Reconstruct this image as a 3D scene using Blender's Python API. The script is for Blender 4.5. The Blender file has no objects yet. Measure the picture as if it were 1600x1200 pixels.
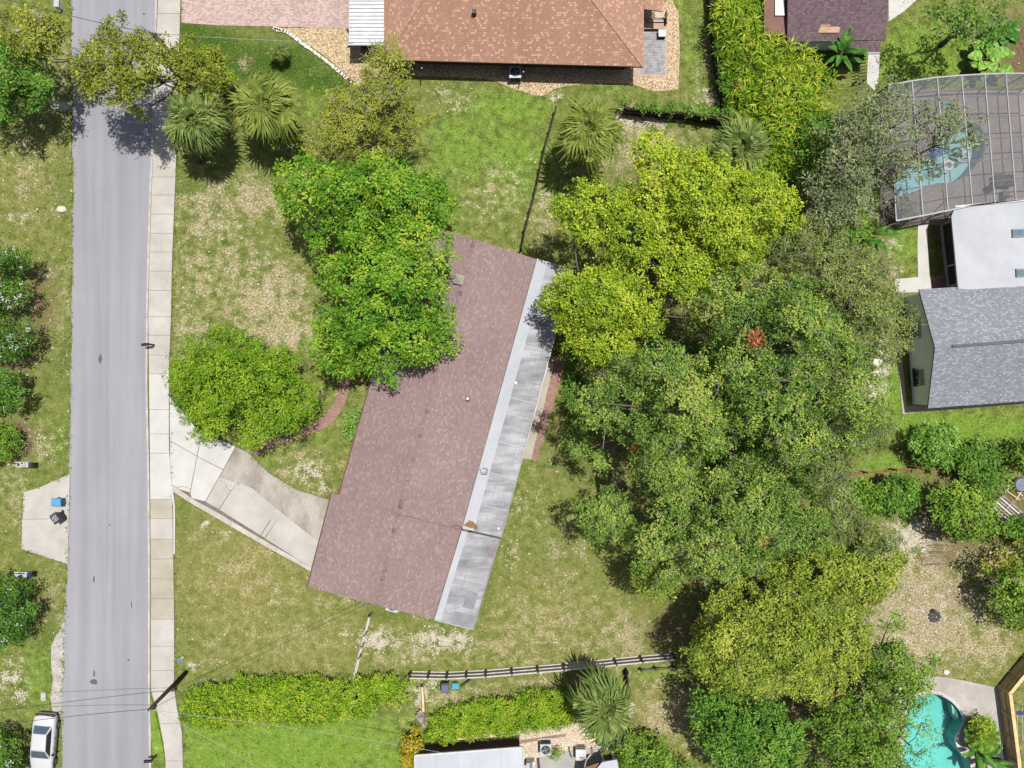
import bpy, bmesh, math, random
import numpy as np
from mathutils import Vector, Matrix
from mathutils.geometry import tessellate_polygon

# ------------------------------------------------------------------ camera, world, sun, exposure
scene = bpy.context.scene
COL = scene.collection
H, F = 65.0, 1300.0                      # drone height (m) and focal length in photo pixels

cam_d = bpy.data.cameras.new('camera'); cam = bpy.data.objects.new('camera', cam_d); COL.objects.link(cam)
cam.location = (0, 0, H); cam.rotation_euler = (0, 0, 0)
cam_d.sensor_fit = 'HORIZONTAL'; cam_d.sensor_width = 36.0; cam_d.lens = 36.0 * F / 1600.0
cam_d.clip_start = 0.5; cam_d.clip_end = 2000.0
scene.camera = cam

SUNV = Vector((0.16, 0.16, 1.0)).normalized()
world = bpy.data.worlds.new('World'); scene.world = world; world.use_nodes = True
wn = world.node_tree; wn.nodes.clear()
sky = wn.nodes.new('ShaderNodeTexSky'); sky.sky_type = 'NISHITA'; sky.sun_disc = False
sky.sun_elevation = math.asin(SUNV.z); sky.sun_rotation = math.atan2(SUNV.x, SUNV.y); sky.dust_density = 3.0; sky.ozone_density = 0.6
bg = wn.nodes.new('ShaderNodeBackground'); bg.inputs['Strength'].default_value = 0.08
wo = wn.nodes.new('ShaderNodeOutputWorld')
wn.links.new(sky.outputs[0], bg.inputs['Color']); wn.links.new(bg.outputs[0], wo.inputs['Surface'])
sun_d = bpy.data.lights.new('sun', 'SUN'); sun_d.energy = 5.0; sun_d.angle = math.radians(0.6); sun_d.color = (1.0, 0.965, 0.91)
sun = bpy.data.objects.new('sun', sun_d); COL.objects.link(sun)
sun.rotation_euler = SUNV.to_track_quat('Z', 'Y').to_euler(); sun.location = SUNV * 120
scene.view_settings.view_transform = 'Standard'; scene.view_settings.look = 'None'
scene.view_settings.gamma = 1.0; scene.view_settings.exposure = 0.71
scene.view_settings.use_curve_mapping = False

random.seed(7); RNG = np.random.default_rng(7)
R = math.radians

def P(px, py, z=0.0):
    s = (H - z) / F
    return Vector(((px - 800) * s, (600 - py) * s, z))

# ------------------------------------------------------------------ materials
def lin(c):
    c = c / 255.0
    return c / 12.92 if c <= 0.04045 else ((c + 0.055) / 1.055) ** 2.4
GAIN = 2.75
def C(r, g, b, k=1.0):
    return (lin(r) * k / GAIN, lin(g) * k / GAIN, lin(b) * k / GAIN, 1.0)
def C0(r, g, b): return C(r, g, b, 1.37)
def CL(r, g, b): return C(r * 0.98, g * 0.985, b * 1.04, 1.36)

def new_mat(name):
    m = bpy.data.materials.new(name); m.use_nodes = True
    nt = m.node_tree
    return m, nt, nt.nodes['Principled BSDF'], nt.nodes['Material Output']

def nd(nt, typ, ins=None, **props):
    n = nt.nodes.new(typ)
    for k, v in props.items(): setattr(n, k, v)
    for k, v in (ins or {}).items():
        if hasattr(v, 'is_output'): nt.links.new(v, n.inputs[k])
        else: n.inputs[k].default_value = v
    return n

def mixc(nt, fac, a, b, blend='MIX'):
    n = nt.nodes.new('ShaderNodeMix'); n.data_type = 'RGBA'; n.blend_type = blend
    for idx, v in ((0, fac), (6, a), (7, b)):
        if hasattr(v, 'is_output'): nt.links.new(v, n.inputs[idx])
        else: n.inputs[idx].default_value = v
    return n.outputs[2]

def ramp(nt, fac, stops, interp='LINEAR'):
    n = nt.nodes.new('ShaderNodeValToRGB'); n.color_ramp.interpolation = interp
    el = n.color_ramp.elements
    while len(el) < len(stops): el.new(0.5)
    for e, (p, c) in zip(el, stops):
        e.position = p; e.color = c if len(c) == 4 else (*c, 1)
    nt.links.new(fac, n.inputs[0])
    return n.outputs[0]

def gray(v): return (v, v, v, 1)

def position(nt, rot=0.0, scale=(1, 1, 1)):
    g = nd(nt, 'ShaderNodeNewGeometry')
    m = nd(nt, 'ShaderNodeMapping', {'Vector': g.outputs['Position'], 'Rotation': (0, 0, rot), 'Scale': scale})
    return m.outputs[0]

def noise(nt, vec, scale, detail=4, rough=0.55, dist=0.0):
    return nd(nt, 'ShaderNodeTexNoise', {'Vector': vec, 'Scale': scale, 'Detail': detail, 'Roughness': rough, 'Distortion': dist}).outputs[0]

def add_bump(nt, bsdf, h, strength, dist=0.02):
    b = nd(nt, 'ShaderNodeBump', {'Height': h, 'Strength': strength, 'Distance': dist})
    nt.links.new(b.outputs[0], bsdf.inputs['Normal'])

def mat_var(name, c1, c2, scale=0.6, fine=18.0, fine_amt=0.22, rough=0.85, bump=0.25, stretch=(1, 1, 1), rot=0.0, lo=0.35, hi=0.65, spec=0.3, metal=0.0):
    m, nt, b, o = new_mat(name)
    v = position(nt, rot, stretch)
    base = ramp(nt, noise(nt, v, scale, 6, 0.6), [(lo, c1), (hi, c2)])
    v2 = position(nt)
    fn = noise(nt, v2, fine, 3, 0.6)
    mul = ramp(nt, fn, [(0.3, gray(1 - fine_amt)), (0.7, gray(1 + fine_amt * 0.6))])
    col = mixc(nt, 1.0, base, mul, 'MULTIPLY')
    nt.links.new(col, b.inputs['Base Color'])
    b.inputs['Roughness'].default_value = rough; b.inputs['Specular IOR Level'].default_value = spec
    b.inputs['Metallic'].default_value = metal
    if bump: add_bump(nt, b, fn, bump)
    return m

def mat_plain(name, c, rough=0.6, spec=0.4, metal=0.0, var=0.12):
    return mat_var(name, tuple(x * (1 - var) for x in c[:3]) + (1,), tuple(min(1, x * (1 + var)) for x in c[:3]) + (1,), 1.6, 9.0, var * 0.7, rough, 0.0, spec=spec, metal=metal)

def mat_brick(name, c1, c2, mortar, bw, bh, ms, rot=0.0, stain=0.25, rough=0.9, speck=None, big=0.35, bump=0.35, offset=0.5, tintc=None):
    m, nt, b, o = new_mat(name)
    v = position(nt, rot)
    br = nd(nt, 'ShaderNodeTexBrick', {'Vector': v, 'Color1': gray(0), 'Color2': gray(1), 'Mortar': gray(0.5), 'Scale': 1.0, 'Mortar Size': ms, 'Mortar Smooth': 0.3, 'Bias': 0.0, 'Brick Width': bw, 'Row Height': bh})
    br.offset = offset
    stops = [(0.0, c1), (1.0, c2)] if speck is None else [(0.0, c1), (0.60, c2), (0.74, c2), (0.90, speck)]
    col = ramp(nt, br.outputs['Color'], stops)
    col = mixc(nt, br.outputs['Fac'], col, mortar)
    bigm = ramp(nt, noise(nt, position(nt), big, 5, 0.6), [(0.3, gray(1 - stain)), (0.7, gray(1 + stain * 0.5))])
    col = mixc(nt, 1.0, col, bigm, 'MULTIPLY')
    if tintc is not None:
        f = ramp(nt, noise(nt, position(nt), big * 1.7, 4, 0.6), [(0.45, gray(0)), (0.75, gray(0.7))])
        col = mixc(nt, f, col, tintc)
    fm = ramp(nt, noise(nt, position(nt), 26, 2, 0.6), [(0.3, gray(0.82)), (0.7, gray(1.15))])
    col = mixc(nt, 1.0, col, fm, 'MULTIPLY')
    nt.links.new(col, b.inputs['Base Color'])
    b.inputs['Roughness'].default_value = rough; b.inputs['Specular IOR Level'].default_value = 0.2
    inv = nd(nt, 'ShaderNodeMath', {0: 1.0, 1: br.outputs['Fac']}, operation='SUBTRACT')
    add_bump(nt, b, inv.outputs[0], bump, 0.01)
    return m

def mat_leaf(name, dark, mid, light, warm=None, trans=0.30, rough=0.5):
    m, nt, b, o = new_mat(name)
    a = nd(nt, 'ShaderNodeAttribute', attribute_name='tint')
    stops = [(0.0, dark), (0.5, mid), (1.0, light)]
    if warm is not None: stops = [(0.0, dark), (0.45, mid), (0.85, light), (1.0, warm)]
    col = ramp(nt, a.outputs['Fac'], stops)
    nt.links.new(col, b.inputs['Base Color'])
    b.inputs['Roughness'].default_value = max(rough, 0.62); b.inputs['Specular IOR Level'].default_value = 0.12
    t = nd(nt, 'ShaderNodeBsdfTranslucent')
    nt.links.new(mixc(nt, 1.0, col, (1.25, 1.3, 0.6, 1), 'MULTIPLY'), t.inputs['Color'])
    mx = nd(nt, 'ShaderNodeMixShader', {0: trans})
    nt.links.new(b.outputs[0], mx.inputs[1]); nt.links.new(t.outputs[0], mx.inputs[2])
    nt.links.new(mx.outputs[0], o.inputs['Surface'])
    return m

M = {}
M['concrete'] = mat_var('concrete', C(205, 199, 189), C(226, 222, 214), 0.5, 14, 0.10, 0.9, 0.12)
M['concrete_new'] = mat_var('concrete_new', C(224, 222, 217), C(238, 236, 231), 0.6, 14, 0.07, 0.9, 0.12)
M['concrete_old'] = mat_var('concrete_old', C(160, 150, 136), C(212, 204, 192), 0.5, 11, 0.2, 0.9, 0.15, (1.0, 0.6, 1), 0.5, 0.38, 0.62)
M['concrete_tan'] = mat_var('concrete_tan', C(196, 186, 165), C(216, 208, 190), 0.5, 14, 0.12, 0.9, 0.15)
M['curb'] = mat_var('curb', C(205, 195, 185), C(232, 226, 218), 1.2, 10, 0.18, 0.9, 0.1)
M['joint'] = mat_var('joint', C(130, 118, 104), C(158, 144, 128), 3, 12, 0.2, 1.0, 0.0)
M['pool_deck'] = mat_var('pool_deck', C(192, 184, 176), C(224, 218, 210), 0.45, 12, 0.1, 0.9, 0.1)
M['cage_deck'] = mat_var('cage_deck', C(150, 137, 128), C(176, 162, 152), 0.5, 12, 0.14, 0.9, 0.1)
M['white_paint'] = mat_plain('white_paint', C(236, 237, 240), 0.5)
M['beige_wall'] = mat_plain('beige_wall', C(196, 176, 152), 0.9)
M['brown_wall'] = mat_plain('brown_wall', C(120, 88, 74), 0.9)
M['green_grey_wall'] = mat_plain('green_grey_wall', (0.76, 0.79, 0.76, 1), 0.9, var=0.04)
M['dark'] = mat_plain('dark', C(46, 44, 48), 0.6)
M['black'] = mat_plain('black', C(32, 32, 36), 0.5)
M['grey_metal'] = mat_plain('grey_metal', C(150, 154, 160), 0.4, metal=0.3)
M['pale_metal'] = mat_plain('pale_metal', C(208, 214, 214), 0.4)
M['blue'] = mat_plain('blue', C(50, 140, 205), 0.45)
M['dark_blue'] = mat_plain('dark_blue', C(28, 62, 120), 0.45)
M['teal'] = mat_plain('teal', C(70, 150, 140), 0.5)
M['yellow'] = mat_plain('yellow', C(226, 200, 60), 0.5)
M['glass'] = mat_plain('glass', C(92, 112, 126), 0.08, 0.8)
M['skyglass'] = mat_plain('skyglass', C(112, 140, 160), 0.12, 0.7)
M['tyre'] = mat_plain('tyre', C(30, 30, 34), 0.8)
M['red_light'] = mat_plain('red_light', C(150, 40, 40), 0.3)
M['car_white'] = mat_plain('car_white', C(240, 241, 244), 0.22, 0.6, var=0.02)
M['trunk'] = mat_var('trunk', C(120, 105, 92), C(160, 146, 132), 3, 20, 0.3, 0.95, 0.4)
M['twig'] = mat_var('twig', C(150, 142, 128), C(200, 194, 182), 2, 12, 0.2, 0.95, 0.2)
M['palm_trunk'] = mat_var('palm_trunk', C(128, 104, 84), C(160, 134, 108), 4, 16, 0.3, 0.95, 0.4)
M['wood_grey'] = mat_var('wood_grey', C0(128, 118, 110), C0(176, 168, 160), 2.5, 20, 0.25, 0.9, 0.3)
M['wood_light'] = mat_var('wood_light', C0(196, 190, 182), C0(222, 216, 208), 2.5, 20, 0.15, 0.9, 0.2)
M['rail_pale'] = mat_var('rail_pale', C(188, 182, 172), C(212, 206, 198), 2.5, 20, 0.2, 0.9, 0.2)
M['rail_white'] = mat_var('rail_white', C0(196, 190, 182), C0(220, 214, 206), 2.5, 20, 0.2, 0.9, 0.2)
M['post_brown'] = mat_var('post_brown', C(92, 80, 72), C(122, 110, 100), 2.5, 20, 0.25, 0.9, 0.3)
M['wood_dark'] = mat_var('wood_dark', C(66, 54, 48), C(98, 84, 74), 2.5, 20, 0.25, 0.9, 0.3)
M['wood_new'] = mat_var('wood_new', C0(214, 180, 124), C0(236, 210, 160), 2.0, 16, 0.15, 0.8, 0.2)
M['wood_red'] = mat_var('wood_red', C(150, 98, 70), C(180, 126, 92), 2.5, 18, 0.2, 0.9, 0.2)
M['pole'] = mat_var('pole', C(66, 48, 42), C(92, 70, 60), 3, 20, 0.25, 0.9, 0.3)
M['wire'] = mat_plain('wire', C(92, 90, 94), 0.6)
M['wire_pale'] = mat_plain('wire_pale', C(196, 206, 196), 0.5)
M['stone_white'] = mat_var('stone_white', C0(214, 206, 190), C0(240, 234, 222), 2, 14, 0.15, 0.9, 0.2)
M['stone_dark'] = mat_var('stone_dark', C(86, 78, 76), C(130, 120, 116), 4, 14, 0.2, 0.9, 0.3)
M['needles'] = mat_var('needles', C(150, 110, 84), C(186, 146, 112), 5, 24, 0.4, 1.0, 0.4)
M['patch'] = mat_var('patch', C(96, 94, 98), C(128, 126, 130), 3, 20, 0.2, 0.95, 0.1)
M['white_wood'] = mat_plain('white_wood', C(232, 222, 206), 0.7)

# main-house ridge direction in the plan
_d = (P(742, 374) - P(590, 946)); RIDGE_ANG = math.atan2(_d.y, _d.x)
M['shingle_mauve'] = mat_brick('shingle_mauve', C0(142, 122, 120), C0(154, 133, 131), C0(130, 110, 109), 0.22, 0.15, 0.013, -RIDGE_ANG, 0.12, speck=C0(168, 147, 142), big=0.3, tintc=C0(150, 126, 120))
M['shingle_cap'] = mat_var('shingle_cap', C0(120, 90, 90), C0(168, 136, 132), 0.9, 16, 0.2, 0.9, 0.2)
M['shingle_brown'] = mat_brick('shingle_brown', C0(164, 125, 106), C0(174, 135, 115), C0(156, 118, 100), 0.20, 0.16, 0.016, 0.0, 0.08, speck=C0(206, 166, 138), big=0.4)
M['shingle_plum'] = mat_brick('shingle_plum', C0(98, 80, 86), C0(126, 108, 112), C0(92, 76, 82), 0.22, 0.16, 0.016, 0.02, 0.1)
M['shingle_grey'] = mat_brick('shingle_grey', C(150, 155, 163), C(172, 177, 184), C(140, 145, 153), 0.20, 0.13, 0.015, 0.06, 0.08, speck=C(196, 200, 206))
M['paver_pink'] = mat_brick('paver_pink', C0(176, 150, 142), C0(214, 190, 182), C0(172, 150, 144), 0.22, 0.12, 0.012, 0.0, 0.10)
M['paver_red'] = mat_brick('paver_red', C0(158, 122, 110), C0(186, 152, 138), C0(136, 106, 96), 0.24, 0.13, 0.02, 0.3, 0.2)
M['paver_grey'] = mat_var('paver_grey', C(158, 160, 166), C(206, 206, 210), 2.4, 12, 0.12, 0.9, 0.1)
M['roof_tan'] = mat_var('roof_tan', C(140, 104, 92), C(160, 122, 108), 0.6, 14, 0.15, 0.9, 0.1)

def make_membrane(name, c1, c2, rot):
    m, nt, b, o = new_mat(name)
    v = position(nt, rot, (0.35, 1.6, 1))
    n1 = noise(nt, v, 0.9, 6, 0.62, 0.3)
    base = ramp(nt, n1, [(0.30, c1), (0.62, c2)])
    fn = ramp(nt, noise(nt, position(nt), 9, 4, 0.6), [(0.3, gray(0.9)), (0.7, gray(1.06))])
    bl = ramp(nt, noise(nt, position(nt), 0.55, 5, 0.6), [(0.36, gray(0.74)), (0.58, gray(1.04))])
    nt.links.new(mixc(nt, 1.0, mixc(nt, 1.0, base, bl, 'MULTIPLY'), fn, 'MULTIPLY'), b.inputs['Base Color'])
    b.inputs['Roughness'].default_value = 0.7; b.inputs['Specular IOR Level'].default_value = 0.3
    return m
M['membrane'] = make_membrane('membrane', C(142, 141, 146), C(208, 208, 212), -RIDGE_ANG + R(90))
M['membrane_white'] = mat_var('membrane_white', C(200, 204, 212), C(214, 218, 224), 0.5, 8, 0.04, 0.7, 0.0)
M['membrane_grey'] = mat_var('membrane_grey', C(150, 150, 156), C(176, 176, 182), 1.2, 8, 0.1, 0.8, 0.0)
M['metal_roof'] = mat_var('metal_roof', C(198, 202, 212), C(222, 226, 234), 0.3, 6, 0.05, 0.45, 0.0, (1, 0.3, 1))

def make_asphalt():
    m, nt, b, o = new_mat('asphalt')
    v = position(nt, 0.012, (1.0, 0.035, 1))
    st = noise(nt, v, 1.3, 5, 0.55)
    base = ramp(nt, st, [(0.30, C(170, 170, 177)), (0.70, C(188, 187, 194))])
    lg = ramp(nt, noise(nt, position(nt), 0.12, 4, 0.6), [(0.3, gray(0.92)), (0.7, gray(1.06))])
    col = mixc(nt, 1.0, base, lg, 'MULTIPLY')
    fn = noise(nt, position(nt), 30, 3, 0.7)
    col = mixc(nt, 1.0, col, ramp(nt, fn, [(0.3, gray(0.84)), (0.7, gray(1.12))]), 'MULTIPLY')
    sp = ramp(nt, noise(nt, position(nt), 5.0, 2, 0.5), [(0.22, gray(0.72)), (0.30, gray(1.0))])
    col = mixc(nt, 1.0, col, sp, 'MULTIPLY')
    nt.links.new(col, b.inputs['Base Color']); b.inputs['Roughness'].default_value = 0.95; b.inputs['Specular IOR Level'].default_value = 0.15
    add_bump(nt, b, fn, 0.25, 0.01)
    return m
M['asphalt'] = make_asphalt()

def make_gravel(name, cols, scale=13.0):
    m, nt, b, o = new_mat(name)
    vo = nd(nt, 'ShaderNodeTexVoronoi', {'Vector': position(nt), 'Scale': scale, 'Randomness': 1.0})
    sep = nd(nt, 'ShaderNodeSeparateColor', {'Color': vo.outputs['Color']})
    col = ramp(nt, sep.outputs[0], [(i / (len(cols) - 1), c) for i, c in enumerate(cols)])
    edge = ramp(nt, vo.outputs['Distance'], [(0.25, gray(1.05)), (0.75, gray(0.55))])
    col = mixc(nt, 1.0, col, edge, 'MULTIPLY')
    nt.links.new(col, b.inputs['Base Color']); b.inputs['Roughness'].default_value = 0.9
    inv = nd(nt, 'ShaderNodeMath', {0: 1.0, 1: vo.outputs['Distance']}, operation='SUBTRACT')
    add_bump(nt, b, inv.outputs[0], 0.6, 0.04)
    return m
M['gravel_tan'] = make_gravel('gravel_tan', [C0(150, 118, 84), C0(206, 176, 132), C0(226, 200, 160), C0(240, 222, 190)])
M['gravel_pale'] = make_gravel('gravel_pale', [C0(196, 170, 140), C0(226, 208, 180), C0(240, 228, 206)])

def make_ground():
    m, nt, b, o = new_mat('lawn_ground')
    att = {k: nd(nt, 'ShaderNodeAttribute', attribute_name=k).outputs['Fac'] for k in ('tan', 'dry', 'sand', 'lush', 'deep', 'litter')}
    p = position(nt)
    nb = noise(nt, p, 0.8, 6, 0.68); nm = noise(nt, p, 1.5, 5, 0.65); nf = noise(nt, p, 7.0, 4, 0.7); nff = noise(nt, p, 24.0, 2, 0.6)
    def mask(a, n, lo, hi, amt=1.1):
        t = nd(nt, 'ShaderNodeMath', {0: n, 1: 0.5}, operation='SUBTRACT')
        u = nd(nt, 'ShaderNodeMath', {0: t.outputs[0], 1: amt, 2: a}, operation='MULTIPLY_ADD')
        r = nd(nt, 'ShaderNodeMapRange', {0: u.outputs[0], 1: lo, 2: hi, 3: 0.0, 4: 1.0}, interpolation_type='SMOOTHSTEP')
        return r.outputs[0]
    mixn = nd(nt, 'ShaderNodeMath', {0: nm, 1: nf}, operation='ADD')
    mixh = nd(nt, 'ShaderNodeMath', {0: mixn.outputs[0], 1: 0.5}, operation='MULTIPLY').outputs[0]
    col = ramp(nt, nm, [(0.32, C0(88, 112, 42)), (0.50, C0(128, 138, 70)), (0.68, C0(164, 158, 100))])
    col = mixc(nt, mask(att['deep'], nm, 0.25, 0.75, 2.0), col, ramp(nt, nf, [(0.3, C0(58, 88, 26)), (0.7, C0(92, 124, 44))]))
    col = mixc(nt, mask(att['lush'], nm, 0.25, 0.75, 2.4), col, ramp(nt, mixh, [(0.38, C0(104, 142, 40)), (0.62, C0(150, 178, 78))]))
    tf = nd(nt, 'ShaderNodeMath', {0: att['tan'], 1: 0.9}, operation='MULTIPLY').outputs[0]
    col = mixc(nt, tf, col, ramp(nt, mixh, [(0.38, C0(134, 132, 68)), (0.62, C0(176, 164, 106))]))
    dryc = ramp(nt, nf, [(0.32, C0(118, 116, 66)), (0.47, C0(180, 164, 120)), (0.62, C0(226, 212, 186))])
    nd3 = nd(nt, 'ShaderNodeMath', {0: nb, 1: mixh}, operation='ADD')
    nd4 = nd(nt, 'ShaderNodeMath', {0: nd3.outputs[0], 1: 0.5}, operation='MULTIPLY').outputs[0]
    col = mixc(nt, mask(att['dry'], nd4, 0.34, 0.95, 4.4), col, dryc)
    col = mixc(nt, mask(att['litter'], mixh, 0.3, 0.65, 3.0), col, ramp(nt, nf, [(0.3, C0(84, 66, 50)), (0.52, C0(132, 108, 84)), (0.72, C0(178, 156, 128))]))
    col = mixc(nt, mask(att['sand'], mixh, 0.44, 0.72, 4.2), col, ramp(nt, nff, [(0.3, C0(196, 182, 160)), (0.7, C0(232, 224, 208))]))
    col = mixc(nt, 1.0, col, ramp(nt, nff, [(0.28, gray(0.72)), (0.72, gray(1.2))]), 'MULTIPLY')
    nt.links.new(col, b.inputs['Base Color']); b.inputs['Roughness'].default_value = 1.0; b.inputs['Specular IOR Level'].default_value = 0.1
    hs = nd(nt, 'ShaderNodeMath', {0: nf, 1: nff}, operation='ADD')
    add_bump(nt, b, hs.outputs[0], 0.9, 0.07)
    return m
M['lawn'] = make_ground()

# foliage palettes
def leafmat(key, d, mi, l, w=None, trans=0.12, rough=0.5):
    M[key] = mat_leaf(key, CL(*d), CL(*mi), CL(*l), CL(*w) if w else None, trans, rough)
leafmat('leaf_maple', (62, 116, 26), (102, 156, 36), (154, 192, 54), (180, 200, 60))
leafmat('leaf_round', (82, 128, 24), (130, 172, 36), (182, 208, 58))
leafmat('leaf_yellow', (98, 136, 28), (154, 184, 42), (202, 220, 62), (220, 220, 76))
leafmat('leaf_oak', (70, 108, 40), (114, 152, 56), (168, 192, 82), (192, 198, 86))
leafmat('leaf_oak_dull', (74, 98, 44), (116, 138, 60), (162, 176, 90), (184, 184, 98))
leafmat('leaf_olive', (88, 118, 34), (136, 160, 48), (184, 198, 74), (204, 204, 86))
leafmat('leaf_dark', (66, 108, 36), (102, 150, 48), (150, 186, 70))
leafmat('leaf_mid', (76, 116, 34), (118, 158, 48), (164, 194, 70))
leafmat('leaf_grey', (96, 112, 72), (132, 148, 92), (172, 182, 124))
leafmat('leaf_juniper', (112, 126, 44), (160, 170, 58), (198, 200, 84))
leafmat('leaf_road', (100, 114, 36), (144, 154, 48), (186, 190, 72))
leafmat('leaf_hedge', (86, 134, 22), (138, 180, 34), (186, 208, 60), (206, 206, 80))
leafmat('leaf_areca', (66, 112, 24), (118, 162, 32), (180, 196, 50), (216, 212, 78))
leafmat('leaf_gold', (150, 140, 30), (196, 178, 40), (226, 206, 70))
leafmat('leaf_shrub', (84, 134, 40), (132, 180, 66), (182, 214, 110))
leafmat('leaf_myrtle', (46, 88, 28), (82, 130, 40), (130, 170, 62))
leafmat('blossom', (214, 208, 200), (232, 226, 220), (244, 240, 236))
leafmat('dead_leaf', (120, 84, 46), (186, 112, 62), (210, 142, 92))
leafmat('frond', (70, 98, 44), (120, 144, 66), (176, 186, 98), None, 0.2, 0.42)
leafmat('frond_yellow', (80, 104, 40), (130, 148, 60), (182, 186, 88), None, 0.2, 0.42)
leafmat('banana', (44, 92, 30), (80, 136, 44), (134, 176, 74), None, 0.25, 0.4)
leafmat('grass_blade', (96, 124, 48), (134, 154, 70), (178, 178, 104))
leafmat('grass_dry', (150, 136, 82), (186, 170, 116), (216, 202, 158))
leafmat('grass_lush', (96, 138, 40), (132, 166, 58), (166, 190, 96))
leafmat('straw', (186, 174, 146), (214, 204, 180), (238, 232, 216))

# ------------------------------------------------------------------ object helpers
def mesh_from(verts, faces, smooth=False):
    me = bpy.data.meshes.new('mesh'); me.from_pydata([tuple(v) for v in verts], [], faces)
    if smooth: me.polygons.foreach_set('use_smooth', [True] * len(me.polygons))
    me.update(); return me

def link(name, me, mat=None, parent=None):
    o = bpy.data.objects.new(name, me); COL.objects.link(o)
    if mat is not None and me is not None and len(me.materials) == 0: me.materials.append(M[mat] if isinstance(mat, str) else mat)
    if parent is not None: o.parent = parent
    return o

def tag(o, label, cat, group=None):
    o['label'] = label; o['category'] = cat
    if group: o['group'] = group
    return o

def empty(name, loc=(0, 0, 0), rz=0.0):
    o = bpy.data.objects.new(name, None); COL.objects.link(o)
    o.location = loc; o.rotation_euler = (0, 0, rz); o.empty_display_size = 0.3
    return o

def thing(name, label, cat, loc=(0, 0, 0), rz=0.0, group=None):
    return tag(empty(name, loc, rz), label, cat, group)

class MB:
    """collects boxes, prisms and tubes into one mesh"""
    def __init__(s): s.v = []; s.f = []
    def add(s, vs, fs):
        n = len(s.v); s.v += [Vector(v) for v in vs]; s.f += [tuple(i + n for i in f) for f in fs]; return s
    def box(s, c, d, rz=0.0, mat=None):
        x, y, z = d[0] / 2, d[1] / 2, d[2] / 2
        pts = [Vector(p) for p in ((-x, -y, -z), (x, -y, -z), (x, y, -z), (-x, y, -z), (-x, -y, z), (x, -y, z), (x, y, z), (-x, y, z))]
        m = Matrix.Rotation(rz, 3, 'Z') if mat is None else mat
        pts = [m @ p + Vector(c) for p in pts]
        return s.add(pts, [(0, 3, 2, 1), (4, 5, 6, 7), (0, 1, 5, 4), (1, 2, 6, 5), (2, 3, 7, 6), (3, 0, 4, 7)])
    def beam(s, a, b, w, h):
        a, b = Vector(a), Vector(b); d = b - a; L = d.length
        if L < 1e-6: return s
        x = d / L; up = Vector((0, 0, 1)) if abs(x.z) < 0.95 else Vector((0, 1, 0))
        y = up.cross(x).normalized(); z = x.cross(y)
        m = Matrix((x, y, z)).transposed()
        return s.box((a + b) / 2, (L, w, h), mat=m)
    def tube(s, pts, radii, n=6, cap=True):
        pts = [Vector(p) for p in pts]; k = len(pts); base = len(s.v)
        for i, p in enumerate(pts):
            d = (pts[min(i + 1, k - 1)] - pts[max(i - 1, 0)]); d = d.normalized() if d.length > 1e-9 else Vector((0, 0, 1))
            up = Vector((0, 0, 1)) if abs(d.z) < 0.9 else Vector((1, 0, 0))
            x = up.cross(d).normalized(); y = d.cross(x)
            r = radii[i] if hasattr(radii, '__len__') else radii
            for j in range(n):
                a = 2 * math.pi * j / n
                s.v.append(p + x * (r * math.cos(a)) + y * (r * math.sin(a)))
        for i in range(k - 1):
            for j in range(n):
                a = base + i * n + j; b = base + i * n + (j + 1) % n
                s.f.append((a, b, b + n, a + n))
        if cap:
            s.f.append(tuple(base + j for j in range(n - 1, -1, -1))); s.f.append(tuple(base + (k - 1) * n + j for j in range(n)))
        return s
    def prism(s, poly, z0, z1):
        """poly: list of Vectors/2-tuples (plan), z0/z1 floats or per-vertex lists"""
        n = len(poly); pl = [Vector((p[0], p[1], 0)) for p in poly]
        area = sum(pl[i].x * pl[(i + 1) % n].y - pl[(i + 1) % n].x * pl[i].y for i in range(n))
        if area < 0: pl.reverse()
        base = len(s.v)
        s.v += [Vector((p.x, p.y, z0)) for p in pl] + [Vector((p.x, p.y, z1)) for p in pl]
        for t in tessellate_polygon([pl]):
            a, b, c = t
            cr = (pl[b] - pl[a]).cross(pl[c] - pl[a]).z
            if cr < 0: b, c = c, b
            s.f.append((base + n + a, base + n + b, base + n + c)); s.f.append((base + a, base + c, base + b))
        for i in range(n):
            j = (i + 1) % n
            s.f.append((base + i, base + j, base + n + j, base + n + i))
        return s
    def slab3(s, top, th):
        """thick plate: top = list of 3-D points (planar-ish), extruded straight down"""
        n = len(top); base = len(s.v); top = [Vector(p) for p in top]
        s.v += [p - Vector((0, 0, th)) for p in top] + top
        nrm = (top[1] - top[0]).cross(top[2] - top[0])
        if nrm.z >= 0: s.f += [tuple(base + n + i for i in range(n)), tuple(base + i for i in range(n - 1, -1, -1))]
        else: s.f += [tuple(base + n + i for i in range(n - 1, -1, -1)), tuple(base + i for i in range(n))]
        for i in range(n):
            j = (i + 1) % n
            s.f.append((base + i, base + j, base + n + j, base + n + i) if nrm.z >= 0 else (base + j, base + i, base + n + i, base + n + j))
        return s
    def build(s, name, mat, parent=None, smooth=False):
        o = link(name, mesh_from(s.v, s.f, smooth), mat, parent); return o

def px_poly(pts, z=0.0): return [P(x, y, z) for x, y in pts]

def sheet(name, pts, z1, mat, z0=None, parent=None):
    o = MB().prism(px_poly(pts), z1 - 0.3 if z0 is None else z0, z1).build(name, mat, parent); return o

def structure(o): o['kind'] = 'structure'; return o

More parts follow.
